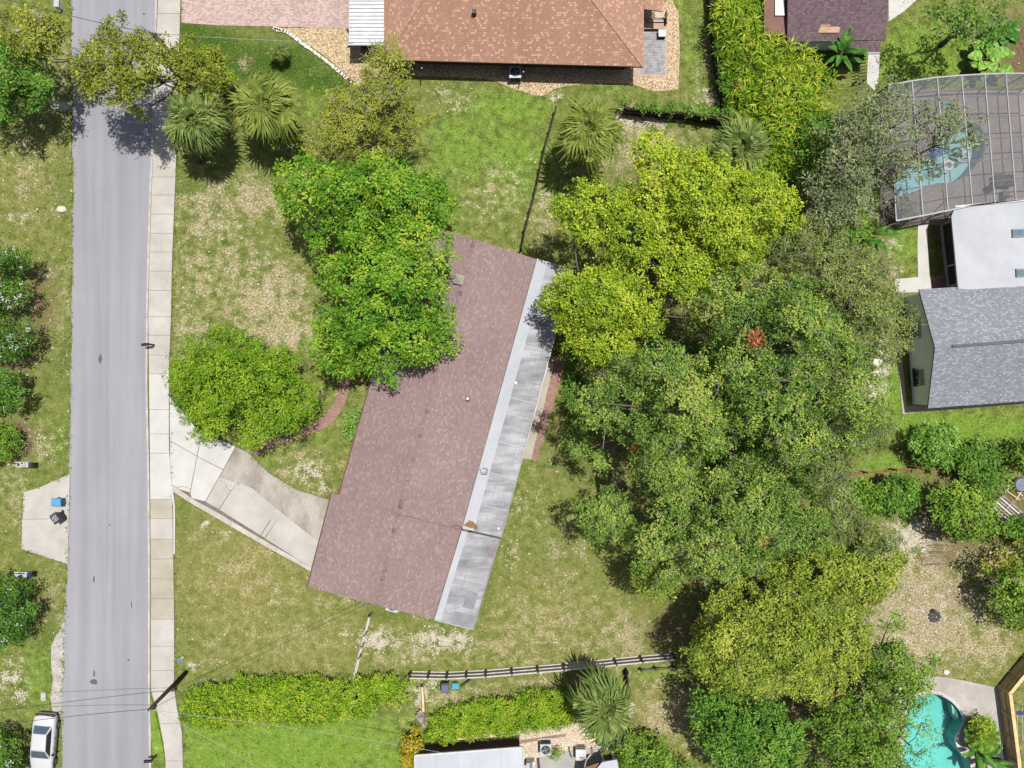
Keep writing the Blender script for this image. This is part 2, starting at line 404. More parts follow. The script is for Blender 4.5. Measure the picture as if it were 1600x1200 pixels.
def holed_sheet(name, outer, hole, z1, mat, th=0.25, parent=None):
    """plate in plan with a hole"""
    def ccw(p):
        a = sum(p[i].x * p[(i + 1) % len(p)].y - p[(i + 1) % len(p)].x * p[i].y for i in range(len(p)))
        return p if a > 0 else p[::-1]
    o2 = [Vector((p.x, p.y, 0)) for p in ccw(outer)]; h2 = [Vector((p.x, p.y, 0)) for p in ccw(hole)][::-1]
    pts = o2 + h2; tri = tessellate_polygon([o2, h2])
    v = [(p.x, p.y, z1) for p in pts] + [(p.x, p.y, z1 - th) for p in pts]; f = []
    n = len(pts)
    for a, b, c in tri:
        if (pts[b] - pts[a]).cross(pts[c] - pts[a]).z < 0: b, c = c, b
        f.append((a, b, c))
    for lo, k in ((0, len(o2)), (len(o2), len(h2))):
        for i in range(k):
            a = lo + i; b = lo + (i + 1) % k; f.append((a, a + n, b + n, b))
    return link(name, mesh_from(v, f), mat, parent)

def smooth_loop(pts, sub=6):
    """closed Catmull-Rom through pixel points"""
    out = []; n = len(pts)
    for i in range(n):
        p0, p1, p2, p3 = [np.array(pts[(i + k) % n], float) for k in (-1, 0, 1, 2)]
        for j in range(sub):
            t = j / sub
            out.append(tuple(0.5 * ((2 * p1) + (-p0 + p2) * t + (2 * p0 - 5 * p1 + 4 * p2 - p3) * t * t + (-p0 + 3 * p1 - 3 * p2 + p3) * t ** 3)))
    return out

def smooth_line(pts, sub=5):
    out = []; n = len(pts)
    for i in range(n - 1):
        p0, p1, p2, p3 = [np.array(pts[min(max(i + k, 0), n - 1)], float) for k in (-1, 0, 1, 2)]
        for j in range(sub):
            t = j / sub
            out.append(tuple(0.5 * ((2 * p1) + (-p0 + p2) * t + (2 * p0 - 5 * p1 + 4 * p2 - p3) * t * t + (-p0 + 3 * p1 - 3 * p2 + p3) * t ** 3)))
    out.append(tuple(pts[-1])); return out

def in_poly(pts, poly):
    x, y = pts[:, 0], pts[:, 1]; ins = np.zeros(len(pts), bool); n = len(poly); j = n - 1
    for i in range(n):
        xi, yi = poly[i][0], poly[i][1]; xj, yj = poly[j][0], poly[j][1]
        if yi != yj:
            c = ((yi > y) != (yj > y)) & (x < (xj - xi) * (y - yi) / (yj - yi) + xi); ins ^= c
        j = i
    return ins

def edge_dist(pts, poly):
    d = np.full(len(pts), 1e9); n = len(poly)
    for i in range(n):
        a = np.array(poly[i], float)[:2]; b = np.array(poly[(i + 1) % n], float)[:2]; ab = b - a
        t = np.clip(((pts - a) @ ab) / max(ab @ ab, 1e-9), 0, 1)
        d = np.minimum(d, np.linalg.norm(pts - (a + t[:, None] * ab), axis=1))
    return d

# ------------------------------------------------------------------ plan outlines (photo pixels at ground level)
ROAD_L = [(-260, 110), (0, 112), (140, 113), (300, 115), (480, 113), (600, 111), (740, 109), (880, 106), (960, 102), (1110, 97), (1200, 97), (1460, 95)]
ROAD_R = [(-260, 250), (0, 243), (160, 240), (300, 234), (470, 229), (600, 228), (740, 231), (900, 232), (1080, 232), (1200, 234), (1460, 240)]
SW_L = [(-260, 254), (0, 247), (160, 242), (280, 238), (400, 234), (500, 232), (650, 234), (900, 236), (1078, 236), (1110, 246), (1160, 256), (1188, 259), (1460, 262)]
SW_R = [(-260, 292), (0, 283), (160, 278), (280, 275), (400, 270), (500, 268), (580, 265), (700, 265), (765, 270), (960, 273), (1075, 273), (1110, 278), (1140, 285), (1200, 287), (1460, 290)]
def at_y(tab, y): return float(np.interp(y, [t[0] for t in tab], [t[1] for t in tab]))
_rg = random.Random(3)
road_poly = [(at_y(ROAD_L, y) + _rg.uniform(-1.3, 0.9) + 0.8 * math.sin(y * 0.05), y) for y in range(-260, 1461, 7)] + [(x, y) for y, x in reversed(ROAD_R)]
sw_poly = [(x, y) for y, x in SW_L] + [(x, y) for y, x in reversed(SW_R)]
drive_poly = [(265, 618), (290, 648), (312, 676), (352, 690), (388, 706), (420, 738), (460, 762), (500, 776), (548, 790), (512, 900), (487, 890), (400, 838), (340, 803), (300, 781), (269, 762)]
pad_poly = [(110, 740), (60, 762), (37, 768), (34, 858), (70, 870), (107, 882)]
CAGE_POOL = smooth_loop([(1412, 300), (1404, 282), (1420, 262), (1452, 242), (1480, 215), (1508, 192), (1532, 186), (1548, 205), (1548, 232), (1528, 262), (1500, 280), (1472, 282), (1445, 292), (1428, 303)])
CAGE_POOL = [(800 + (x - 800) * 0.985, 600 + (y - 600) * 0.985) for x, y in CAGE_POOL]
POOL = smooth_loop([(1420, 1105), (1436, 1088), (1462, 1084), (1488, 1098), (1504, 1122), (1498, 1140), (1492, 1155), (1497, 1172), (1512, 1190), (1522, 1225), (1500, 1262), (1450, 1270), (1415, 1235), (1412, 1160)])
deck_poly = [(1405, 1070), (1450, 1056), (1480, 1058), (1520, 1066), (1572, 1078), (1577, 1110), (1590, 1260), (1590, 1310), (1380, 1310), (1385, 1120)]
cage_poly = [(1370, 150), (1420, 140), (1760, 140), (1760, 352), (1376, 352)]

# ------------------------------------------------------------------ ground sheet with colour zones (what grows where)
ZONES = {'tan': [], 'dry': [], 'sand': [], 'lush': [], 'deep': [], 'litter': []}
def Z(kind, *blobs):
    for b in blobs: ZONES[kind].append(b)
Z('dry', (340, 330, 90, 70, .66), (420, 470, 90, 75, .8), (330, 430, 80, 90, .64), (300, 520, 45, 60, .65), (440, 520, 60, 35, .9), (400, 310, 70, 50, .7),
  (380, 900, 130, 110, .46), (480, 1000, 130, 60, .42), (340, 1010, 60, 50, .4), (520, 950, 60, 50, .42), (860, 980, 130, 80, .56), (800, 1010, 110, 45, .54), (880, 910, 80, 50, .42), (980, 1000, 60, 60, .7), (880, 860, 60, 60, .45), (640, 1015, 90, 40, .6),
  (1045, 1110, 55, 60, .8), (1440, 960, 120, 120, .95), (1400, 880, 60, 60, .9), (1540, 1010, 70, 50, .75), (1490, 880, 110, 60, .7), (50, 270, 60, 90, .55), (90, 480, 30, 140, .5), (60, 700, 60, 40, .5), (20, 780, 30, 60, .6), (80, 930, 30, 50, .55), (90, 100, 25, 70, .6),
  (850, 340, 25, 60, .7), (820, 330, 40, 60, .35), (780, 300, 60, 60, .5), (740, 290, 40, 40, .36), (720, 160, 60, 30, .35), (480, 730, 60, 40, .55), (1000, 230, 90, 50, .8), (980, 200, 80, 40, .7), (1100, 100, 25, 60, .5), (700, 1090, 40, 20, .7), (760, 1085, 80, 18, .65), (840, 1065, 70, 14, .6), (380, 95, 14, 14, .8), (560, 230, 90, 40, .35), (840, 780, 30, 70, .4), (1390, 420, 25, 40, .5), (640, 1130, 25, 30, .5))
Z('sand', (480, 735, 32, 24, .62), (505, 760, 16, 14, .6), (590, 1000, 36, 20, .74), (690, 1000, 55, 20, .74), (720, 1003, 18, 16, .85), (660, 1020, 25, 10, .5), (545, 990, 25, 15, .4), (800, 870, 12, 40, .4), (812, 800, 16, 30, .4), (425, 930, 10, 22, .4), (1000, 190, 60, 14, .72), (715, 165, 30, 16, .4), (800, 285, 40, 30, .3), (760, 320, 40, 30, .32), (560, 235, 30, 20, .3), (1108, 155, 22, 18, .68),
  (1430, 840, 45, 36, .75), (1460, 950, 110, 90, .44), (1420, 1000, 60, 60, .42), (1440, 890, 60, 50, .42), (1382, 570, 10, 46, .8), (1370, 610, 9, 30, .7), (430, 460, 50, 40, .36), (450, 525, 40, 20, .4), (350, 350, 70, 60, .30), (410, 420, 60, 60, .3), (95, 165, 22, 12, .95), (20, 1055, 22, 30, .6), (985, 1112, 6, 14, .9), (1115, 1170, 35, 14, .62), (1090, 1150, 30, 30, .4), (690, 143, 14, 10, .7), (870, 152, 12, 8, .9),
  (1398, 385, 22, 25, .38), (1395, 425, 20, 14, .5), (60, 30, 12, 20, .8), (28, 50, 10, 10, .6), (75, 205, 14, 12, .5), (25, 340, 25, 25, .4), (25, 240, 20, 20, .3), (300, 1042, 18, 6, .7), (330, 1065, 12, 8, .45), (320, 820, 16, 10, .55), (345, 830, 12, 8, .5), (30, 1080, 22, 30, .55), (98, 1030, 9, 60, .8), (92, 1075, 8, 30, .8), (70, 690, 22, 22, .42), (110, 400, 3, 200, .45), (70, 430, 10, 10, .4), (640, 1072, 14, 14, .9), (658, 1085, 16, 20, .9), (680, 1070, 12, 10, .8), (1350, 420, 40, 40, .3), (850, 310, 12, 14, .5), (830, 250, 12, 10, .3))
Z('tan', (380, 900, 130, 110, .85), (470, 1000, 140, 60, .7), (860, 960, 120, 90, .55), (1045, 1110, 55, 60, .8), (1500, 1010, 120, 60, .6), (50, 280, 60, 110, .4))
Z('lush', (460, 1165, 220, 62, 1.0), (330, 1170, 60, 60, .9), (610, 1190, 40, 30, .8), (1440, 100, 75, 65, .95), (1500, 670, 170, 24, 1.1), (1395, 620, 22, 70, .9), (1410, 385, 36, 45, .7), (1430, 660, 40, 40, .9), (1085, 80, 18, 90, .55), (790, 170, 80, 34, .8), (800, 250, 80, 90, .66), (720, 230, 70, 80, .66), (680, 330, 60, 60, .6), (480, 160, 30, 30, .5), (248, 1150, 14, 45, .9), (700, 1105, 40, 15, .5), (1030, 1050, 60, 14, .7), (1380, 725, 50, 20, .9), (60, 230, 40, 60, .25), (90, 680, 25, 40, .45), (40, 760, 30, 20, .3), (60, 1060, 30, 80, .55), (420, 720, 25, 15, .45), (500, 680, 40, 30, .4), (1060, 20, 25, 30, .5), (950, 140, 60, 10, .5), (640, 1130, 20, 20, .6), (1350, 330, 20, 40, .7))
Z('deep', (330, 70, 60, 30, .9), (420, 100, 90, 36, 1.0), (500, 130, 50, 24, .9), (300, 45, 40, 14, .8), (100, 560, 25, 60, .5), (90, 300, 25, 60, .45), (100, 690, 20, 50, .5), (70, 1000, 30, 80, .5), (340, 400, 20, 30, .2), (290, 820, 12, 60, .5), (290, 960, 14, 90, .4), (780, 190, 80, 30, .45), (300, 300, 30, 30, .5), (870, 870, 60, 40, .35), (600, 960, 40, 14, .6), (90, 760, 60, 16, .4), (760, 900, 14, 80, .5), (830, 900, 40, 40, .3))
Z('litter', (1150, 650, 220, 260, .62), (1340, 420, 90, 130, .5), (1520, 800, 110, 70, .85), (1060, 985, 80, 55, .55), (30, 690, 30, 40, .8), (60, 480, 40, 110, .55), (25, 560, 30, 80, .6), (1300, 1130, 150, 80, .7), (1150, 1130, 60, 60, .5), (390, 100, 10, 12, .6), (870, 690, 30, 130, .35), (1000, 300, 100, 60, .4), (1320, 250, 60, 90, .5), (20, 110, 60, 60, .5), (1590, 80, 25, 60, .9), (1480, 870, 60, 40, .5), (1450, 950, 100, 80, .42), (1500, 930, 60, 50, .5), (40, 950, 45, 60, .55), (1400, 760, 80, 30, .5), (905, 1075, 20, 20, .3), (520, 590, 30, 40, .3))
def zone_vals(px, py):
    out = {}
    for k, bl in ZONES.items():
        a = np.zeros_like(px)
        for (cx, cy, rx, ry, s) in bl:
            a = np.maximum(a, s * np.exp(-(((px - cx) / rx) ** 2 + ((py - cy) / ry) ** 2) * 0.9))
        out[k] = a
    return out

def build_ground():
    fx = np.concatenate([[-600, -300, -150, -90, -60], np.arange(-48, 48.01, 0.4), [60, 90, 150, 300, 600]])
    fy = np.concatenate([[-600, -300, -150, -90, -55], np.arange(-38, 38.01, 0.4), [55, 90, 150, 300, 600]])
    X, Y = np.meshgrid(fx, fy); nx, ny = len(fx), len(fy)
    Zc = 0.0 * X
    v = np.stack([X, Y, Zc], -1).reshape(-1, 3)
    i = np.arange(nx - 1); j = np.arange(ny - 1); I, J = np.meshgrid(i, j); a = (J * nx + I).ravel()
    faces = np.stack([a, a + 1, a + nx + 1, a + nx], -1)
    cen = v[faces].mean(1); cpx = np.stack([cen[:, 0] * 20 + 800, 600 - cen[:, 1] * 20], -1)
    hole = np.zeros(len(faces), bool)
    for pool in (CAGE_POOL, POOL):
        cx, cy = np.mean(pool, 0)
        grown = [(cx + (x - cx) * 1.0, cy + (y - cy) * 1.0) for x, y in pool]
        hole |= in_poly(cpx, grown) | (edge_dist(cpx, pool) < 7)
    faces = faces[~hole]
    me = bpy.data.meshes.new('ground'); me.from_pydata(v.tolist(), [], faces.tolist()); me.update()
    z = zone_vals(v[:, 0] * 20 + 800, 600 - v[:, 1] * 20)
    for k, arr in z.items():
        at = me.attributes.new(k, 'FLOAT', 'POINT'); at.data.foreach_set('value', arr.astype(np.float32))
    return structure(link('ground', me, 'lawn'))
build_ground()

# ------------------------------------------------------------------ road, curb, sidewalk
road = structure(sheet('road', road_poly, 0.03, 'asphalt', -0.2))
def blob(cx, cy, rx, ry, seed, n=18, jag=0.25):
    r = random.Random(seed); return [(cx + rx * (1 + r.uniform(-jag, jag)) * math.cos(2 * math.pi * i / n), cy + ry * (1 + r.uniform(-jag, jag)) * math.sin(2 * math.pi * i / n)) for i in range(n)]
for k, b in enumerate([(157, 561, 2.6, 7), (147, 1065, 6, 4.6), (147.5, 1052, 1.4, 6), (201, 1031, 1.8, 1.6), (147, 905, 1.3, 6), (225, 22, 1.6, 1.4), (172, 820, 1.2, 1.2), (206, 945, 0.8, 5)]):
    sheet('road_patch', blob(*b, seed=k), 0.035, 'patch', 0.01, road)
for y0, y1, xo in ((-200, 340, 171), (345, 700, 169.5), (705, 900, 169)):
    sheet('seam', [(xo, y0), (xo + 0.5, y0), (xo - 0.6, y1), (xo - 1.1, y1)], 0.0345, mat_plain('seam_grey', C(160, 158, 164), 0.95), 0.0, road)
# sandy broken shoulder at the left edge
sh = structure(sheet('road_shoulder', [(102, 935), (100, 960), (96, 985), (88, 992), (80, 1010), (80, 1040), (83, 1060), (79, 1090), (82, 1110), (90, 1122), (99, 1125), (99, 1000), (103, 960)], 0.022, mat_var('sandy_asphalt', C(196, 190, 184), C(224, 218, 210), 1.5, 12, 0.2), -0.1))
curb = [(at_y(ROAD_R, y) + 0.2, y) for y in range(-240, 1450, 40)] + [(at_y(ROAD_R, y) + 3.4, y) for y in range(1440, -260, -40)]
curb_o = structure(sheet('curb', curb, 0.13, 'curb', -0.2))
sidewalk = structure(sheet('sidewalk', sw_poly, 0.075, 'joint', -0.2))
JOINTS = [-240, -190, -140, -90, -40, 22, 55, 90, 125, 160, 200, 240, 277, 305, 335, 365, 394, 424, 454, 495, 524, 555, 584, 640, 678, 708, 780, 810, 842, 873, 904, 935, 967, 1009, 1047, 1080, 1130, 1188, 1230, 1280, 1340, 1400, 1450]
for a, b in zip(JOINTS[:-1], JOINTS[1:]):
    ys = np.linspace(a + 0.28, b - 0.28, 5)
    pl = [(at_y(SW_L, y) + 0.6, y) for y in ys] + [(at_y(SW_R, y) - 0.3, y) for y in ys[::-1]]
    new = 584 <= a < 780
    tan = a in (780, 842, 873, 904, 935)
    sheet('slab', pl, 0.10 + random.uniform(-0.006, 0.006), 'concrete_new' if new else ('concrete_tan' if tan else 'concrete'), 0.0, sidewalk)
verge = structure(sheet('grass_verge', [(236.5, 1088), (240, 1100), (248, 1130), (255, 1165), (258, 1187), (240, 1186), (236.5, 1150)], 0.12, 'lawn', -0.1))
me = verge.data
for k in ('tan', 'dry', 'sand', 'lush', 'deep', 'litter'):
    me.attributes.new(k, 'FLOAT', 'POINT').data.foreach_set('value', [0.95 if k == 'lush' else 0.0] * len(me.vertices))

# ------------------------------------------------------------------ driveway in cast panels
drive = structure(sheet('driveway', drive_poly, 0.04, 'joint', -0.2))
panels = [([(265.5, 620), (290, 649), (314, 678), (308, 712), (266, 688)], 'concrete_new'),
          ([(266, 689), (308, 713), (297, 769), (270, 761), (267, 757)], 'concrete_new'),
          ([(315, 678.5), (352, 690.5), (368, 698), (349, 733), (309, 713)], 'concrete_new'),
          ([(308.7, 713.7), (348.6, 734), (321, 783), (300, 778), (298, 770)], 'concrete_new'),
          ([(369, 698.5), (388, 707), (420, 739), (460, 763), (481, 770.4), (440, 801), (394.5, 763), (372.5, 754), (343.5, 745)], 'concrete_old'),
          ([(343.3, 745.4), (372, 754), (360, 768), (342, 795), (322, 783.6)], 'concrete'),
          ([(372.5, 754), (394.5, 763), (440, 801), (414, 840), (343, 796), (361, 768)], 'concrete'),
          ([(481, 770.4), (500, 776.5), (546, 790), (528, 845), (506, 852.5), (440, 801)], 'concrete_old'),
          ([(440, 801), (506, 852.5), (528, 845), (511, 898), (488, 888), (415, 841)], 'concrete')]
for pl, mt in panels: sheet('slab', pl, 0.065 + random.uniform(-0.004, 0.004), mt, 0.0, drive)
# stained streak and cracks on the slabs
def crack(pts, w=0.5, parent=None, z=0.0775):
    pts = smooth_line(pts, 4); a = [(x - w / 2, y - w / 2) for x, y in pts]; b = [(x + w / 2, y + w / 2) for x, y in pts[::-1]]
    return sheet('crack', a + b, z, 'patch', 0.05, parent)
crack([(343, 750), (352, 756), (355, 763), (362, 766)], 0.9, drive); crack([(362, 749), (372, 758), (374, 752)], 0.8, drive); crack([(300, 764), (285, 760), (276, 762)], 0.6, drive)
crack([(424, 790), (428, 794), (430, 797)], 1.0, drive); crack([(408, 836), (423, 812)], 0.8, drive)
kerb = structure(sheet('driveway_kerb', [(266, 758), (270, 757), (302, 779), (342, 801), (402, 837), (489, 887), (486, 892), (398, 843), (338, 808), (300, 786), (272, 768)], 0.16, 'curb', -0.2))
kerb2 = structure(sheet('sidewalk_kerb', [(267.5, 760), (271, 760), (275, 790), (275, 865), (272.5, 865), (272.2, 790)], 0.20, 'concrete_new', -0.2))
# concrete pad left of the road
pad = structure(sheet('concrete_pad', pad_poly, 0.035, 'joint', -0.2))
sheet('slab', [(109.5, 740.5), (60, 762.5), (37.3, 768.4), (35.4, 810.8), (108, 809.8)], 0.06, 'concrete', 0.0, pad)
sheet('slab', [(35.4, 811.4), (34.4, 857.6), (70, 869.4), (106.5, 881), (108, 810.4)], 0.058, 'concrete', 0.0, pad)
# maroon brick walk, front of the house
walk = structure(sheet('brick_walk', smooth_line([(385, 704), (425, 684), (470, 668), (500, 655), (520, 632), (532, 600), (540, 560), (552, 520)]) + smooth_line([(568, 524), (555, 562), (547, 604), (534, 640), (512, 666), (478, 680), (432, 696), (402, 712)]), 0.045, 'paver_red', -0.1))
# terrace strip behind the house
terrace = structure(sheet('rear_terrace', [(858, 553), (868, 558), (830, 718), (816, 716)], 0.06, 'concrete_tan', -0.1))
rear_walk = structure(sheet('rear_brick_walk', [(868.4, 558), (884, 562), (862, 640), (838, 722), (830.4, 718)], 0.045, 'paver_red', -0.1))
# gravel and paving round the brown-roofed house
structure(sheet('gravel_bed', smooth_line([(440, 44), (470, 62), (510, 90), (545, 120), (560, 135), (600, 118), (680, 120), (760, 124), (800, 138), (845, 150), (870, 138), (920, 131), (985, 132), (1020, 142), (1060, 140)]) + [(1062, 80), (1060, 20), (1030, -40), (1030, -160), (540, -160), (540, 44)], 0.03, 'gravel_tan', -0.1))
structure(sheet('paver_driveway', [(284, -200), (548, -200), (548, 46), (430, 42), (340, 40), (284, 36)], 0.05, 'paver_pink', -0.1))
edging = thing('edging_stones', 'curved row of pale edging stones beside the tan gravel bed', 'edging', P(490, 80))
epath = smooth_line([(430, 46), (450, 52), (475, 70), (505, 92), (530, 112), (548, 128)], 5)
for k, (x, y) in enumerate(epath):
    p = P(x, y); s = random.uniform(0.8, 1.2)
    o = MB().box((0, 0, 0.07), (0.34 * s, 0.22 * s, 0.16), random.uniform(-0.3, 0.3) - 0.6).build('stone', 'stone_white', edging)
    o.location = p - Vector(edging.location)
# grey patio with its pieces
patio = structure(sheet('patio', [(990, 120), (990, 104), (1000, 48), (1042, 48), (1042, 120)], 0.05, mat_plain('patio_border', C(214, 190, 176), 0.9), -0.1))
pm = {}
for r in range(16):
    for c in range(7):
        x0 = 1000 + c * 5.4 + (2.4 if r % 2 else 0); y0 = 50 + r * 4.1
        if x0 + 5 > 1040: continue
        if 'b' not in pm:
            pm['b'] = mesh_from(*(lambda m: (m.v, m.f))(MB().box((0, 0, 0), (0.25, 0.19, 0.06))))
        o = link('paver', pm['b'], 'paver_grey', patio); o.location = P(x0 + 2.6, y0 + 2) + Vector((0, 0, 0.04 + random.uniform(0, 0.004)))
# walks round the grey house and the plum-roofed house
structure(sheet('side_walk', smooth_line([(1434, 352), (1433, 385), (1434, 433)], 3) + [(1400, 436), (1398, 440), (1400, 458), (1440, 456), (1456, 452), (1452, 430), (1450, 400), (1449, 350)], 0.05, 'concrete_new', -0.1))
structure(sheet('house_apron', [(1400, 540), (1407, 538), (1416, 634), (1470, 630), (1720, 618), (1720, 624), (1470, 640), (1410, 647)], 0.05, 'concrete_tan', -0.1))
structure(sheet('garden_path', [(1356, 82), (1374, 84), (1372, 128), (1366, 142), (1354, 130)], 0.05, 'concrete_new', -0.1))
structure(sheet('garden_walk', [(1388, -60), (1440, -60), (1432, 0), (1412, 18), (1388, 34)], 0.05, 'concrete_new', -0.1))
structure(sheet('gravel_strip', [(672, 1172), (690, 1158), (760, 1146), (880, 1132), (930, 1128), (990, 1150), (985, 1180), (830, 1260), (672, 1260)], 0.03, 'gravel_pale', -0.1))

# ------------------------------------------------------------------ swimming pools
def make_water(name, col):
    m, nt, b, o = new_mat(name)
    t = nd(nt, 'ShaderNodeBsdfTransparent', {'Color': col})
    g = nd(nt, 'ShaderNodeBsdfGlossy', {'Color': gray(1.0), 'Roughness': 0.05})
    nz = noise(nt, position(nt), 3.5, 3, 0.5, 0.6)
    bp = nd(nt, 'ShaderNodeBump', {'Height': nz, 'Strength': 0.25, 'Distance': 0.05})
    nt.links.new(bp.outputs[0], g.inputs['Normal'])
    fr = nd(nt, 'ShaderNodeFresnel', {'IOR': 1.33, 'Normal': bp.outputs[0]})
    mx = nd(nt, 'ShaderNodeMixShader', {0: fr.outputs[0]})
    nt.links.new(t.outputs[0], mx.inputs[1]); nt.links.new(g.outputs[0], mx.inputs[2]); nt.links.new(mx.outputs[0], o.inputs['Surface'])
    return m
def pool(name, label, loop, floor_c, water_c, deck, deck_mat, deck_name, depth=1.4):
    pts = [P(x, y) for x, y in loop]
    c = sum(pts, Vector()) / len(pts)
    t = thing(name, label, 'pool', c)
    n = len(pts); rel = [p - c for p in pts]
    v = [(p.x, p.y, 0.05) for p in rel] + [(p.x * 0.97, p.y * 0.97, -depth) for p in rel]
    f = [(i, (i + 1) % n, n + (i + 1) % n, n + i) for i in range(n)] + [tuple(range(n, 2 * n))]
    link('basin', mesh_from(v, f), mat_var(name + '_plaster', C0(*floor_c), C0(*[min(255, x + 14) for x in floor_c]), 0.5, 5, 0.08, 0.8, 0.0), t)
    cop = MB(); cw = 0.28 if deck_mat == 'pool_deck' else 0.16
    for i in range(n):
        j = (i + 1) % n; a, b = rel[i], rel[j]; oa, ob = a * (1 + cw / a.length), b * (1 + cw / b.length)
        cop.add([(a.x, a.y, 0.11), (b.x, b.y, 0.11), (ob.x, ob.y, 0.11), (oa.x, oa.y, 0.11), (a.x, a.y, -0.12), (b.x, b.y, -0.12), (ob.x, ob.y, 0.0), (oa.x, oa.y, 0.0)], [(0, 1, 2, 3), (4, 5, 1, 0), (3, 2, 6, 7)])
    cop.build('coping', 'concrete_new' if deck_mat == 'pool_deck' else 'cage_deck', t)
    w = link('water_surface', mesh_from([(p.x, p.y, -0.10) for p in rel], [tuple(range(n))]), make_water(name + '_water', water_c), t)
    structure(holed_sheet(deck_name, [P(x, y) for x, y in deck], [c + p * 1.004 for p in rel], 0.06, deck_mat, 0.3))
    return t
pool('swimming_pool', 'turquoise kidney pool beside the pale concrete deck with a cycad', POOL, (146, 198, 190), (0.62, 0.95, 0.93, 1), deck_poly, 'pool_deck', 'pool_deck')
pool('screened_pool', 'grey-blue kidney pool under the screen enclosure with white rings', CAGE_POOL, (170, 206, 208), (0.78, 0.93, 0.94, 1), cage_poly, 'cage_deck', 'enclosure_deck')
sheet('deck_joint', [(1542, 1124), (1543.2, 1125), (1569, 1083), (1568, 1082)], 0.066, 'concrete_new', 0.0, bpy.data.objects['pool_deck'])
# pool steps (pale) at the turquoise pool
st = MB().prism([P(x, y) - bpy.data.objects['swimming_pool'].location for x, y in ((1489, 1102), (1497, 1112), (1503, 1124), (1497, 1128), (1491, 1116))], -0.9, -0.25).build('step', 'concrete_new', bpy.data.objects['swimming_pool'])

# ------------------------------------------------------------------ houses
def walls(parent, base_pts, z1, mat, z0=-0.1, name='wall'):
    """each wall of the outline as its own slab"""
    n = len(base_pts); cen = sum((Vector((p[0], p[1], 0)) for p in base_pts), Vector()) / n
    out = []
    for i in range(n):
        a, b = Vector((base_pts[i][0], base_pts[i][1], 0)), Vector((base_pts[(i + 1) % n][0], base_pts[(i + 1) % n][1], 0))
        d = (b - a); L = d.length; d /= L; nrm = Vector((-d.y, d.x, 0))
        if nrm.dot(cen - a) < 0: nrm = -nrm
        mid = (a + b) / 2 + nrm * 0.1
        o = MB().box(mid + Vector((0, 0, (z0 + z1) / 2)), (L - 0.21, 0.2, z1 - z0), math.atan2(d.y, d.x)).build(name, mat, parent); out.append(o)
    return out

def plate(name, pts3, th, mat, parent): return MB().slab3(pts3, th).build(name, mat, parent)

# --- main house ---
EZ, RZ = 2.8, 3.95
house = thing('house', 'long ranch house with mauve shingle gable roof and white flat rear roof', 'house')
A = P(651, 346, EZ); B = P(530, 773, EZ); Cr = P(742, 373.5, RZ); Dr = P(622.5, 803, RZ); Er = P(838, 405, 3.05); Fr = P(721, 827, 3.05)
# common lower eave on the flat-roof side sits a little below
rw = plate('roof_slope', [A, B, Dr, Cr], 0.16, 'shingle_mauve', house)
re_ = plate('roof_slope', [Cr, Dr, Fr, Er], 0.16, 'shingle_mauve', house)
dz = 0.12
g0 = P(519, 770, EZ - dz); g1 = P(481, 917, EZ - dz); g2 = P(588, 945.5, RZ - dz); g3 = P(622, 803.6, RZ - dz); g4 = P(678, 968, 3.05 - dz); g5 = P(720.6, 828, 3.05 - dz)
plate('roof_slope', [g0, g1, g2, g3], 0.16, 'shingle_mauve', house)
plate('roof_slope', [g3, g2, g4, g5], 0.16, 'shingle_mauve', house)
fl = [P(838.6, 405, 2.98), P(721.6, 826, 2.98), P(783, 840, 2.70), P(895, 422, 2.70)]
plate('flat_roof', fl, 0.18, 'membrane', house)
fl2 = [P(721.2, 829, 2.86), P(678.6, 968, 2.86), P(740, 983, 2.60), P(781, 841, 2.60)]
plate('flat_roof', fl2, 0.18, 'membrane', house)
def lerp3(a, b, t): return a + (b - a) * t
# bright coated strip next to the shingles, seams and patches on the membrane
def on(quad, u, v, dz=0.0):
    p = lerp3(lerp3(quad[0], quad[1], u), lerp3(quad[3], quad[2], u), v); return p + Vector((0, 0, dz))
def patchq(name, quad, u0, u1, v0, v1, dz, mat, th=0.01):
    return plate(name, [on(quad, u0, v0, dz), on(quad, u1, v0, dz), on(quad, u1, v1, dz), on(quad, u0, v1, dz)], th, mat, house)
patchq('roof_coating', fl, 0.001, 0.999, 0.005, 0.30, 0.008, 'membrane_white', 0.01)
patchq('roof_coating', fl2, 0.001, 0.999, 0.005, 0.16, 0.008, 'membrane_white', 0.01)
for u in (0.16, 0.30, 0.43, 0.50, 0.56, 0.615, 0.665, 0.72, 0.78, 0.84, 0.90, 0.96):
    patchq('seam', fl, u, u + 0.0025, 0.31, 0.97, 0.006, 'membrane_grey' if random.random() < .35 else 'membrane_white', 0.006)
for v in (0.53, 0.77): patchq('seam', fl, 0.03, 0.99, v, v + 0.008, 0.010, 'membrane_grey', 0.008)
for u in (0.22, 0.52): patchq('seam', fl2, u, u + 0.006, 0.2, 0.95, 0.006, 'membrane_grey', 0.006)
patchq('seam', fl2, 0.05, 0.62, 0.42, 0.43, 0.009, 'membrane_grey', 0.006)
patchq('roof_patch', fl2, 0.62, 0.80, 0.58, 0.86, 0.016, 'membrane_grey', 0.02)
patchq('roof_patch', fl2, 0.86, 0.995, 0.42, 0.97, 0.012, 'membrane_grey', 0.016)
patchq('roof_patch', fl2, 0.10, 0.22, 0.74, 0.97, 0.012, mat_var('mauve_patch', C(150, 140, 142), C(170, 158, 160), 1.5, 9, 0.1), 0.016)
for q, parts in ((fl, ((0.999, 1.006),)), ):
    for a, b in parts: patchq('step_flashing', q, a, b, 0.28, 0.99, 0.03, 'dark', 0.05)
